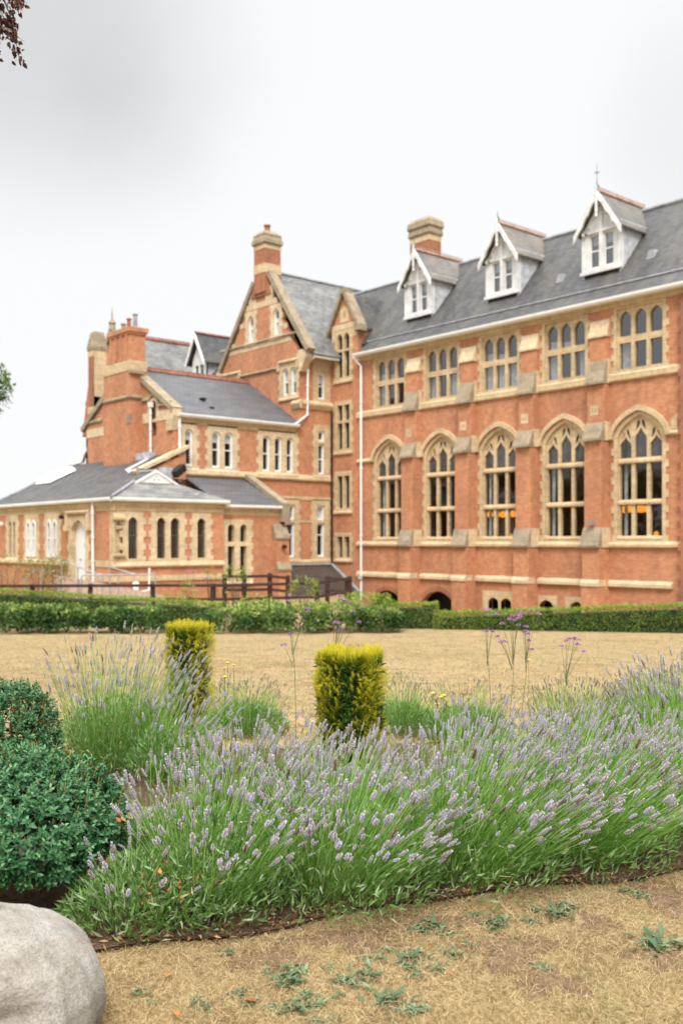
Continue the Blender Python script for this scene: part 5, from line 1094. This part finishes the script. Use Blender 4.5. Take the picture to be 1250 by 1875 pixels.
# ------------------------------------------------------------------ hedges and bushes along the far edge of the lawn
M['hedge'] = leaf_mat('trimmed_hedge_leaf', [(0, (.04, .075, .012)), (.5, (.12, .20, .03)), (.85, (.24, .32, .05)), (1, (.36, .40, .09))], .55, .25)
M['laurel'] = leaf_mat('laurel_leaf', [(0, (.012, .035, .01)), (.5, (.045, .10, .024)), (.8, (.14, .22, .045)), (1, (.34, .39, .10))], .4, .2, .2)
M['lime_leaf'] = leaf_mat('yellow_green_leaf', [(0, (.05, .10, .02)), (.5, (.15, .22, .04)), (1, (.36, .40, .09))], .5, .3)
M['mass'] = plain('dark_core', (.02, .03, .012), 1., var=.3, scale=8)  # added solid core: blocks see-through, its dark colour stands in for inner shade
def hedge(px0, px1, z0, z1, y0, y1, dep, label, mat='hedge', leaf=.055, n=9000, lump=.04, name='hedge', rough=.06):
    r0, r1, h0, h1 = pr(px0, z0), pr(px1, z1), ph(y0, z0), ph(y1, z1)
    e = empty(name, at((r0+r1)/2, (z0+z1)/2), label=label, cat='hedge', group='hedges beyond the lawn')
    L = math.hypot(r1-r0, z1-z0); Hh = (h0+h1)/2-at(r0, z0)[2]; u = RNG.random(n); nx = np.array([-(z1-z0), r1-r0])/L
    a_front, a_top = Hh*1., dep; q = RNG.random(n)*(2*a_front+a_top); side = np.where(q < a_front, -1, np.where(q < a_front+a_top, 0, 1))
    v = np.where(side == -1, q/a_front, np.where(side == 1, (q-a_front-a_top)/a_front, 1.)); w = np.where(side == 0, (q-a_front)/a_top-.5, side*.5)
    # about a tenth close the two ends
    E_ = RNG.random(n) < .6*dep/(L+dep); u = np.where(E_, (RNG.random(n) < .5)*1., u); w = np.where(E_, RNG.random(n)-.5, w); v = np.where(E_, RNG.random(n), v)
    rr = r0+(r1-r0)*u; zz = z0+(z1-z0)*u; ht = h0+(h1-h0)*u
    rnd_ = 1-.16*np.clip((v-.7)/.3, 0, 1)**2
    rr = rr+nx[0]*w*dep*rnd_; zz = zz+nx[1]*w*dep*rnd_
    B0 = np.array([FWD*b+RGT*a for a, b in zip(rr, zz)]); g0 = gz(B0[:, 0], B0[:, 1]); P = B0.copy(); P[:, 2] = g0+(ht-g0)*v
    N = np.where((side == 0)[:, None], UPV, (RGT*nx[0]+FWD*nx[1])*np.where(side == 0, 1, side)[:, None]); N = np.where(E_[:, None], unit(RGT*(r1-r0)+FWD*(z1-z0))*np.where(u > .5, 1, -1)[:, None], N)
    lw = wob(P, 3.1, z0)*lump+wob(P, 8., z0+3)*lump*.7; P = P+N*(lw+RNG.normal(0, rough*.5, n)-.03)[:, None]
    d = unit(N*.5+UPV*.4+RNG.normal(0, .7, (n, 3))); s = leaf*(.6+.7*RNG.random(n)); V, F = scatter(LT[0], LT[1], P, frames(d, N+RNG.normal(0, .5, (n, 3))), np.stack([s*1.1, s, s], -1))
    col = np.clip(.30+.35*RNG.random(n)+lw*3+np.where(side == 0, .28, 0)+.15*wob(P, 1.3, 8.), 0, 1); npmesh('foliage', V, F, mat, np.repeat(col, 5), e)  # top face and bulges lighter, hollows darker: lit top painted into leaf tone
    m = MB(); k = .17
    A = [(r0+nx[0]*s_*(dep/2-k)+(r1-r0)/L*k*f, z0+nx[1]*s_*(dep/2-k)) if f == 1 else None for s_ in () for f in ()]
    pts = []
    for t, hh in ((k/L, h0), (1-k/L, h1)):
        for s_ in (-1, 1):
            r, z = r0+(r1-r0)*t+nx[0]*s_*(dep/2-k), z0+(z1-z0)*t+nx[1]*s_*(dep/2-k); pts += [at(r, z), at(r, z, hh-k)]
    m.add(pts, [(0, 4, 5, 1), (2, 3, 7, 6), (1, 5, 7, 3), (0, 1, 3, 2), (4, 6, 7, 5)]); m.build('dark_core', 'mass', e); return e
def bush(px, z, wpx, ytop, label, mat='laurel', leaf=.09, n=1600, seed=0, name='bush', cat='bush', group=None, low=.35, ry=1., gold=.0):
    r, rad = pr(px, z), wpx/FPX*z/2; c = np.array(at(r, z)); h = ph(ytop, z)-c[2]; e = empty(name, tuple(c), label=label, cat=cat, group=group)
    d = rand_dirs(n*2); d = d[d[:, 2] > -.55][:n]; n = len(d)
    k = (1+.20*wob(d*1., 2.6, seed)+.13*wob(d*1., 6., seed+2))*(.66+.38*RNG.random(n)**.5)
    ax = np.stack([d@RGT, d@FWD, d[:, 2]], -1); ax = np.sign(ax)*np.abs(ax)**.72*k[:, None]; P = c+RGT*(ax[:, 0]*rad)[:, None]+FWD*(ax[:, 1]*rad*ry)[:, None]+UPV*(h*.48+ax[:, 2]*h*.5)[:, None]; P[:, 2] = np.maximum(P[:, 2], c[2]+.02)
    ld = unit(d*.7+UPV*.2+RNG.normal(0, .6, (n, 3))); s = leaf*(.55+.75*RNG.random(n)); V, F = scatter(LT[0], LT[1], P, frames(ld, d+UPV*.5+RNG.normal(0, .4, (n, 3))), np.stack([s*1.1, s, s], -1))
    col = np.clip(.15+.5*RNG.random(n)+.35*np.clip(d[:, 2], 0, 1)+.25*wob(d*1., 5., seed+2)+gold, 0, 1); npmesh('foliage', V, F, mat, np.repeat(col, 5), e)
    m = MB()
    for q in range(7):
        t = q*2.4+seed; m.tube([c, c+RGT*math.cos(t)*rad*.3+FWD*math.sin(t)*rad*.3+UPV*h*.4, c+RGT*math.cos(t)*rad*.55+FWD*math.sin(t)*rad*.5+UPV*h*.75], .018, 5, .006)
    m.build('stems', 'bark', e)
    return e, c, rad, h
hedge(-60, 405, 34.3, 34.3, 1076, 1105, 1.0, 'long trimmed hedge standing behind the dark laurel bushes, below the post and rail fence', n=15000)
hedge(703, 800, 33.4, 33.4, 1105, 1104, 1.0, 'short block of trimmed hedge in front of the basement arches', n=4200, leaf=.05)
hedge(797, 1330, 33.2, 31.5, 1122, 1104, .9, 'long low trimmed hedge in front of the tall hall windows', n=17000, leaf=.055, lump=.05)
BG = 'dark bushes planted along the hedge'
for i, (px, w, yt, lab) in enumerate(((12, 100, 1108, 'dark laurel bush cut by the edge of the photo, in front of the trimmed hedge'), (72, 74, 1106, 'dark laurel bush second along the row under the trimmed hedge'), (122, 78, 1108, 'dark laurel bush third along the row, beside a gap'), (205, 70, 1112, 'dark laurel bush just after the gap in the row'), (262, 76, 1110, 'dark laurel bush in the row next to the farther golden yew'))):
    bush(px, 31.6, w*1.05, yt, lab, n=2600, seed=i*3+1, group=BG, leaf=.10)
for i, (px, w, yt, z, lab, mt, gd) in enumerate(((422, 84, 1113, 31.8, 'broad glossy bush just past the farther golden yew', 'laurel', .05), (482, 92, 1104, 32.2, 'yellowish topped bush under the brown fence', 'laurel', .2), (545, 96, 1106, 32., 'round dark bush behind the tall purple flower stalk', 'laurel', .15), (606, 88, 1102, 32.2, 'yellow-green topped bush next to the tall dark bush', 'laurel', .22), (672, 84, 1085, 32.6, 'tallest dark bush by the drainpipe, between bushes and trimmed hedge', 'hedge', .1), (700, 60, 1110, 31.9, 'small laurel bush at the foot of the tall dark bush', 'laurel', .05))):
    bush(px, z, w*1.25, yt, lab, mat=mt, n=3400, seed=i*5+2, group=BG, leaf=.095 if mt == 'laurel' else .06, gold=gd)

# ------------------------------------------------------------------ timber fences
def fence(pts, rails, label, zpost=.13, hp=None):
    """pts: (px, z, top-of-post py); rails: heights below the post top"""
    c = at(pr(pts[0][0], pts[0][1]), pts[0][1]); e = empty('timber_fence', c, label=label, cat='fence', group='brown post and rail fences'); W3 = []
    for px, z, py in pts:
        x, y, g = at(pr(px, z), z); t = ph(py, z); W3.append((x, y, t)); m = MB(); k = zpost/2
        m.add([(x-k, y-k, g-.1), (x+k, y-k, g-.1), (x+k, y+k, g-.1), (x-k, y+k, g-.1), (x-k, y-k, t-.04), (x+k, y-k, t-.04), (x+k, y+k, t-.04), (x-k, y+k, t-.04), (x, y, t)], [(0, 1, 5, 4), (1, 2, 6, 5), (2, 3, 7, 6), (3, 0, 4, 7), (4, 5, 8), (5, 6, 8), (6, 7, 8), (7, 4, 8)])
        m.build('post', 'wood_dark', e)
    for dz in rails:
        m = MB()
        for a, b in zip(W3, W3[1:]):
            A_, B_ = np.array(a)-[0, 0, dz], np.array(b)-[0, 0, dz]; d = unit(B_-A_); n_ = unit(np.cross(d, UPV))*.03; off = -FWD*.075
            V = [p+off+s*n_+v*UPV for p in (A_-d*.04, B_+d*.04) for s, v in ((-1, -.055), (1, -.055), (1, .055), (-1, .055))]
            m.add(V, [(0, 1, 5, 4), (1, 2, 6, 5), (2, 3, 7, 6), (3, 0, 4, 7), (0, 3, 2, 1), (4, 5, 6, 7)])
        m.build('rail', 'wood_dark', e)
fence([(-60, 36.6, 1068), (60, 36.6, 1068), (166, 36.6, 1067.5), (280, 36.6, 1067), (391, 36.6, 1067), (447, 36.8, 1066), (494, 37, 1065), (580, 37.5, 1063), (640, 38, 1054)], (.1, .62), 'long brown post and rail fence running behind the trimmed hedge')
fence([(411, 38.2, 1049), (447, 38.2, 1049), (494, 38.4, 1048), (527, 38.6, 1052)], (.14, .66), 'short higher brown fence behind the long one, by the lean-to buttress')
fence([(599, 39.5, 1053), (635, 39.5, 1056)], (.12, .6), 'stub of brown fence by the dark tiled basement roof')

# ------------------------------------------------------------------ ramp, handrails, drain by the extension
def entrance_ramp():
    V0 = [atp(98, 1052, 45.6), atp(180, 1066, 44.5), atp(300, 1090, 42.6), atp(300, 1090, 44.4), atp(180, 1066, 46.2), atp(98, 1052, 46.6)]
    m = MB(); n = 6; lo = [(x, y, -3.3) for x, y, _ in V0]
    m.add(V0+lo, [(0, 1, 4, 5), (1, 2, 3, 4), (0, 6, 7, 1), (1, 7, 8, 2), (2, 8, 9, 3), (3, 9, 10, 4), (4, 10, 11, 5), (5, 11, 6, 0)])
    o = m.build('entrance_ramp', 'paver'); tag(o, 'pink paved entrance ramp rising to the white arched door', 'ramp')
entrance_ramp()
def handrail(runs, label, z):
    e = empty('handrail', atp(runs[0][0][0], 1095, z), label=label, cat='handrail', group='grey metal handrails at the entrance ramp')
    for run, posts in runs_posts(runs):
        m = MB(); m.tube([atp(a, b, z) for a, b in run], .032, 6); m.build('rail', 'iron', e)
        for a, b in posts:
            x, y, t = atp(a, b, z); m = MB(); m.tube([(x, y, t), (x, y, max(at(pr(a, z), z)[2]-.05, t-1.35))], .03, 6); m.build('post', 'iron', e)
def runs_posts(runs): return [(r, p) for r, p in RP]
RP = [([(150, 1056), (152, 1053.5), (284, 1051.7), (285, 1056)], [(150, 1055), (188, 1053), (217, 1052.6), (285, 1053)])]
handrail([RP[0][0]], 'level grey metal handrail nearest the fence', 42.2)
RP = [([(113, 1026), (143, 1038), (180, 1051), (196, 1053)], [(113, 1026), (143, 1038), (180, 1051)])]
handrail([RP[0][0]], 'sloping grey handrail beside the white arched door', 44.8)
RP = [([(201, 1038), (242, 1050), (248, 1051)], [(201, 1038), (246, 1051)])]
handrail([RP[0][0]], 'short sloping grey handrail below the stone niche', 44.0)
RP = [([(46, 1062), (47, 1057), (65, 1044), (100, 1046)], [(46, 1058), (75, 1045)])]
handrail([RP[0][0]], 'bent grey handrail among the feathery shrubs', 43.5)
x, y, z = atp(249, 1070, 43.9); m = MB(); m.lathe((x, y, -3), [(.12, 0), (.12, 1.0+z+2), (.15, 1.0+z+2), (.15, 1.08+z+2), (.04, 1.12+z+2)], 10); m.tube([(x, y, z-.35), tuple(atp(273, 1081, 43.9)), tuple(atp(274, 1040, 43.9))], .045, 6); tag(m.build('drain_pipe', 'white'), 'white bent drain pipe and gully post beside the extension wall', 'drain pipe')

# ------------------------------------------------------------------ young shrubs in front of the building
M['feather'] = leaf_mat('feathery_foliage', [(0, (.10, .12, .035)), (.5, (.20, .22, .06)), (.8, (.30, .26, .10)), (1, (.36, .22, .10))], .7, .3)
for i, (px, w, yt, lab) in enumerate(((15, 74, 1012, 'feathery olive shrub in front of the narrow lancet windows'), (72, 50, 1014, 'slender feathery shrub on a thin stem under the paired windows'), (106, 40, 1013, 'feathery shrub beside the sloping handrail'))):
    e, c, rad, h = bush(px, 38.5, w, yt, lab, 'feather', .08, 900, i*4+1, 'feathery_shrub', 'shrub', 'feathery shrubs by the extension', gold=.05)
for px, z, w, yt, lab, mt, n in ((430, 37.6, 44, 1030, 'light green sapling in front of the lean-to window', 'lime_leaf', 420), (556, 36.4, 52, 1052, 'yellow-green sapling in front of the dark tiled basement roof', 'lime_leaf', 420), (318, 36.0, 60, 1086, 'low yellow-green plant at the foot of the extension wall', 'lime_leaf', 400), (345, 36.3, 30, 1062, 'small upright green plant beside the fence post', 'lime_leaf', 200), (385, 38., 24, 1032, 'thin green climber at the corner of the lean-to', 'lime_leaf', 130), (470, 36.2, 70, 1090, 'low grey-green plant under the short fence', 'hedge', 400)):
    bush(px, z, w, yt, lab, mt, .09, n, int(px), 'young_shrub', 'shrub', gold=.1)

# ------------------------------------------------------------------ verbena: thin stalks with purple heads
M['verb'] = leaf_mat('purple_flower', [(0, (.24, .09, .25)), (.5, (.42, .20, .43)), (1, (.58, .34, .58))], .7, .2)
M['vstem'] = leaf_mat('thin_green_stalk', [(0, (.08, .13, .05)), (1, (.18, .24, .10))], .7, .2)
def verbena(base, z, heads, label, rad=.0145):
    b = np.array(at(pr(base[0], z), z)); e = empty('verbena', tuple(b), label=label, cat='flower', group='tall thin purple verbena'); hs = [np.array(atp(px, py, z+((i*7) % 5-2)*.05)) for i, (px, py) in enumerate(heads)]
    top = max(hs, key=lambda p: p[2]); m = MB()
    for i, hd in enumerate(hs):
        f = np.clip(.35+.45*(hd[2]-b[2])/(top[2]-b[2]), .3, .85)*.85; k = b+(top-b)*f
        if hd is top: m.tube([b, b+(hd-b)*.5+RGT*.012, hd], .0024, 5, .0014)
        else: m.tube([k, k+(hd-k)*.5+UPV*(.08*np.linalg.norm(hd-k)), hd], .0017, 4, .0011)
    o = m.build('stalk', 'vstem', e)
    for i, hd in enumerate(hs):
        n = 46; d = rand_dirs(n); d[:, 2] = np.abs(d[:, 2])*.8-.15; rr = rad*(.75+.45*((i*3) % 4)/3); P = hd+d*np.array([rr, rr, rr*.75])*RNG.random((n, 1))**.4
        V, F = scatter(LT[0], LT[1], P, frames(unit(d+RNG.normal(0, .4, (n, 3))), rand_dirs(n)), np.full(n, .013)); npmesh('flower_head', V, F, 'verb', np.repeat(RNG.random(n), 5), e)
verbena((543, 1262), 7.3, [(531, 1090), (527, 1101), (562, 1114), (564, 1120), (532, 1162), (520, 1182)], 'tallest single purple verbena stalk, left of the nearer yew')
verbena((593, 1300), 7.0, [(621, 1091), (631, 1100), (638, 1104), (646, 1120), (612, 1141), (618, 1141), (625, 1151), (657, 1139)], 'many-headed verbena leaning over the nearer yew')
verbena((337, 1290), 9.6, [(343, 1047), (356, 1048), (375, 1061)], 'verbena with three heads standing behind the farther yew', .022)
verbena((900, 1268), 7.6, [(886, 1118), (895, 1116.5), (907, 1125), (889, 1156), (901, 1157)], 'verbena with a forked top, first of the cluster before the long low hedge')
verbena((925, 1275), 7.5, [(937, 1129), (945, 1126), (951, 1128), (932, 1134), (941, 1136), (949, 1133), (918, 1142), (948, 1145), (911, 1166), (922, 1176), (916, 1176)], 'bushiest verbena, thick with purple heads before the long low hedge')
verbena((945, 1270), 7.7, [(972, 1118), (956, 1121), (986, 1124), (962, 1147), (957, 1157), (966, 1162), (962, 1157), (972, 1189), (968, 1173)], 'tallest verbena of the cluster before the long low hedge')
verbena((1003, 1290), 7.4, [(1051, 1169), (1056, 1171), (1042, 1170), (1036, 1174), (1027, 1183), (1057, 1180), (1069, 1194)], 'short verbena leaning over towards the green lavender mounds', .017)
verbena((668, 1300), 7.2, [(641, 1181), (656, 1184)], 'short verbena with two heads peeping over the nearer yew', .016)
# faded broad-leaved plant and yellow flowers on the lawn
b = np.array(at(pr(1042, 7.0), 7.0)); e = empty('broad_leaved_plant', tuple(b), label='broad-leaved plant with a withered tan stalk among the lavender mounds', cat='plant')
V, F = scatter(*leafT(.22, .06, .15), np.tile(b, (4, 1))+np.array([[0, 0, .12], [0, .02, .1], [.02, 0, .08], [0, 0, .1]]), frames(unit(np.array([UPV+RGT*.25, UPV*.8+RGT*.6, UPV*.8+RGT*1.1, UPV-RGT*.2])), np.tile(-FWD, (4, 1))), np.array([.34, .3, .28, .22])); npmesh('leaves', V, F, 'lav_leaf', np.full(len(V), .35), e)
m = MB(); m.tube([b, b+UPV*.3+RGT*.02, b+UPV*.5+RGT*.015], .007, 5, .003); m.build('stalk', plain('tan_stalk', (.48, .33, .17), .8), e)
V, F = scatter(LT[0], LT[1], np.stack([b+UPV*(.3+.02*i)+RGT*.01*i for i in range(8)]), frames(unit(RNG.normal(0, .6, (8, 3))-UPV*.7), rand_dirs(8)), np.full(8, .07)); npmesh('withered_leaves', V, F, 'rust', np.full(len(V), .9), e)
M['yellow'] = plain('yellow_petals', (.75, .55, .04), .6)
for i, (px, py) in enumerate(((411, 1224), (417, 1214), (412, 1240), (792, 1270), (808, 1277), (812, 1274), (967, 1209), (800, 1290), (428, 1218))):
    z = 9.5 if py < 1230 else 8.2
    z = (2.0*FPX)/(py-HYP) if False else z; r = pr(px, z); x, y, g = at(r, z); m = MB(); t = ph(py, z)
    hgt = max(g+.05, t); m.lathe((x, y, hgt), [(.004, -.01), (.016, 0), (.02, .006), (.006, .012)], 8); f = m.build('dandelion', 'yellow'); tag(f, 'small yellow flower dotted in the dry lawn', 'flower', 'yellow flowers in the lawn'); m = MB(); m.tube([(x, y, g), (x, y, hgt)], .0018, 4); m.build('stalk', 'vstem', f)
# withered twig with rusty leaves in the first lavender bush, fallen leaves, a bent straw
b = np.array(at(pr(300, 4.05), 4.05)); e = empty('withered_twig', tuple(b), label='withered twig with rusty brown leaves at the foot of the lavender by the shrub', cat='twig'); m = MB(); pts = []
for q in range(7):
    d = unit(UPV*.9+RGT*(-.5+.18*q)+FWD*.1*(q % 3-1)); L = .2+.05*(q % 4); tip = b+d*L; m.tube([b+UPV*.05, b+d*L*.5+UPV*.02, tip], .003, 4, .0015); pts += [b+d*L*t+RNG.normal(0, .012, 3) for t in np.linspace(.35, 1, 9)]
m.build('stems', 'twig', e); pts = np.array(pts)-FWD*.05; V, F = scatter(LT[0], LT[1], pts, frames(unit(RNG.normal(0, .7, (len(pts), 3))+UPV*.2), rand_dirs(len(pts))), .018+.014*RNG.random(len(pts))); npmesh('withered_leaves', V, F, 'rust', np.repeat(RNG.random(len(pts)), 5), e)
for i, (px, py, lab) in enumerate(((446, 1840, 'reddish curled fallen leaf among the weed rosettes'), (326, 1868, 'rusty fallen leaf at the bottom of the lawn near the boulder'), (315, 1790, 'tiny orange fallen leaf below the lavender corner'), (1118, 1612, 'brick-red scrap lying at the lawn edge under the lavender'))):
    z = 1.6*FPX/(py-HYP); p = np.array(at(pr(px, z), z)); V, F = scatter(*leafT(.35, .2, .1), np.array([p+UPV*.012]), frames(np.array([RGT*math.cos(i*2.)+FWD*math.sin(i*2.)+UPV*.12]), UPV[None]), np.array([.05-.008*i])); tag(npmesh('fallen_leaf', V, F, 'rust', np.full(len(V), .1 if i in (0, 3) else .6)), lab, 'leaf')
m = MB(); m.tube([atp(917, 1651, 4.42), atp(938, 1606, 4.4), atp(914, 1604, 4.4)], .003, 5); tag(m.build('dry_stalk', plain('dry_straw', (.5, .36, .18), .8)), 'bent dry straw stalk sticking out under the lavender', 'stalk')
# woody litter along the front edge of the bed
n = 900; r = RNG.random(n)*3.4-1.2; zz = edge(r)+RNG.normal(.05, .06, n); P = np.array([FWD*b_+RGT*a for a, b_ in zip(r, zz)]); P[:, 2] = gz(P[:, 0], P[:, 1])+.025; d = unit(np.stack([RNG.normal(size=n), RNG.normal(size=n), RNG.normal(0, .15, n)], -1)); s = .02+.03*RNG.random(n)
V, F = scatter(LT[0], LT[1], P, frames(d, np.tile(UPV, (n, 1))+RNG.normal(0, .5, (n, 3))), np.stack([s*.5, s, s], -1)); M['litter'] = leaf_mat('leaf_litter', [(0, (.06, .035, .02)), (.6, (.20, .11, .05)), (1, (.42, .28, .13))], .9, .05)
tag(npmesh('leaf_litter', V, F, 'litter', np.repeat(RNG.random(n), 5)), 'brown leaf litter along the edge of the lavender bed', 'leaf litter', kind='stuff')

# ------------------------------------------------------------------ trees at the edge of the frame and behind the camera
M['beech'] = leaf_mat('copper_beech_leaf', [(0, (.02, .006, .008)), (.6, (.06, .018, .018)), (.9, (.16, .05, .03)), (1, (.22, .10, .03))], .45, .3, .4)
M['tree_leaf'] = leaf_mat('green_tree_leaf', [(0, (.03, .07, .015)), (.5, (.08, .15, .03)), (1, (.2, .28, .07))], .5, .3)
def crown(P0, rad, n, leaf, mat, parent, name='crown', seed=0, squash=.8):
    d = rand_dirs(n); k = (1+.28*wob(d*1., 3., seed)+.16*wob(d*1., 7., seed+1))*RNG.random(n)**.34; P = np.array(P0)+d*k[:, None]*rad*np.array([1, 1, squash])
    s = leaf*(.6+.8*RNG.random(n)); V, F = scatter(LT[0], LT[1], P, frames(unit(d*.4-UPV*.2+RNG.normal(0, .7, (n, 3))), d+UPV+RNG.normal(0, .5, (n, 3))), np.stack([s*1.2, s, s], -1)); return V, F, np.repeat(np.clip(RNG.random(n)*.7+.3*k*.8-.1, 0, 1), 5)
t0 = np.array(at(-5.2, 7.2)); e = empty('copper_beech', tuple(t0), label='copper beech whose dark red leafy branch hangs into the top corner', cat='tree')
m = MB(); m.tube([t0-UPV*.1, t0+UPV*2.2+RGT*.1, t0+UPV*4.6+RGT*.15, t0+UPV*7], .3, 10, .12); m.tube([t0+UPV*4.4+RGT*.14, t0+UPV*5.8+RGT*1.2, t0+UPV*6.2+RGT*2.0, t0+UPV*5.9+RGT*2.5], .1, 8, .03); m.build('trunk', 'bark', e)
Vs, Fs, Cs = [], [], []; off = 0
for i in range(9):
    a = i*2.4; V, F, C = crown(t0+UPV*(6.2+.35*i)+RGT*math.cos(a)*1.1*(i > 0)-RGT*.5+FWD*math.sin(a)*1.1, 1.2, 900, .09, 'beech', e, seed=i)
    Vs.append(V); Fs.append(F+off); Cs.append(C); off += len(V)
npmesh('crown', np.concatenate(Vs), np.concatenate(Fs), 'beech', np.concatenate(Cs), e)
m = MB(); pos = []; dirs = []
for i, (a, b_) in enumerate(((( -40, -60), (12, 48)), ((-30, -90), (34, 16)), ((0, -20), (36, 108)), ((-45, -20), (2, 60)), ((14, 30), (22, 60)), ((-30, -40), (-4, 100)), ((10, -50), (40, 8)))):
    z = 6.6+.08*i; A_, B_ = np.array(atp(*a, z)), np.array(atp(*b_, z)); m.tube([A_, (A_+B_)/2+RGT*.02+UPV*.02, B_], .006, 5, .002)
    for t in np.linspace(.15, 1, 17):
        for q in range(5): pos.append(A_+(B_-A_)*t+RNG.normal(0, .022, 3)); dirs.append(unit(B_-A_+RNG.normal(0, .12, 3)))
m.build('twigs', 'bark', e); pos = np.array(pos); dirs = np.array(dirs); V, F = scatter(*leafT(.34, .06, .2), pos, frames(unit(dirs+RNG.normal(0, .5, (len(pos), 3))), rand_dirs(len(pos))), .034+.016*RNG.random(len(pos))); npmesh('hanging_leaves', V, F, 'beech', np.repeat(RNG.random(len(pos)), 7), e)
g0 = np.array(at(-16.3, 41.)); e = empty('green_tree', tuple(g0), label='green leafy tree at the edge of the photo in front of the extension', cat='tree')
m = MB(); m.tube([g0-UPV*.1, g0+UPV*3.5, g0+UPV*7], .28, 9, .12); Vs, Fs, Cs = [], [], []; off = 0
for i, (dr, dz, dh, rd, k) in enumerate(((0, 0, 9.2, 2.1, 2600), (1.3, .3, 9.6, 1.25, 1100), (1.05, -.4, 8.5, 1.05, 900), (-1.5, .5, 8.8, 1.7, 1500), (.1, .2, 11., 1.6, 1500), (-.3, 0, 12.2, 1.3, 1000), (.7, .2, 11.9, .9, 500))):
    V, F, C = crown(g0+RGT*dr+FWD*dz+UPV*dh, rd, k, .16, 'tree_leaf', e, seed=i*2+1); Vs.append(V); Fs.append(F+off); Cs.append(C); off += len(V)
    m.tube([g0+UPV*(4+i*.3), g0+RGT*dr*.6+FWD*dz*.6+UPV*(dh-.8), g0+RGT*dr+FWD*dz+UPV*dh], .07, 6, .02)
m.build('trunk', 'bark', e); npmesh('crown', np.concatenate(Vs), np.concatenate(Fs), 'tree_leaf', np.concatenate(Cs), e)
# the belt of trees across the lawn, which the hall windows mirror
Vs, Fs, Cs = [], [], []; off = 0
for i in range(15):
    x, y = -46-i*5.5+RNG.normal(0, 1), -12+RNG.normal(0, 3); hh = 8+3*RNG.random()
    for j in range(3):
        V, F, C = crown((x+RNG.normal(0, 1.2), y+RNG.normal(0, 1), -2+hh*(.35+.25*j)), 3.2-.5*j, 420, .75, 'tree_leaf', None, seed=i+j); Vs.append(V); Fs.append(F+off); Cs.append(C); off += len(V)
tag(npmesh('woodland', np.concatenate(Vs), np.concatenate(Fs), 'tree_leaf', np.concatenate(Cs)), 'belt of trees mirrored in the hall windows', 'wood', kind='stuff')
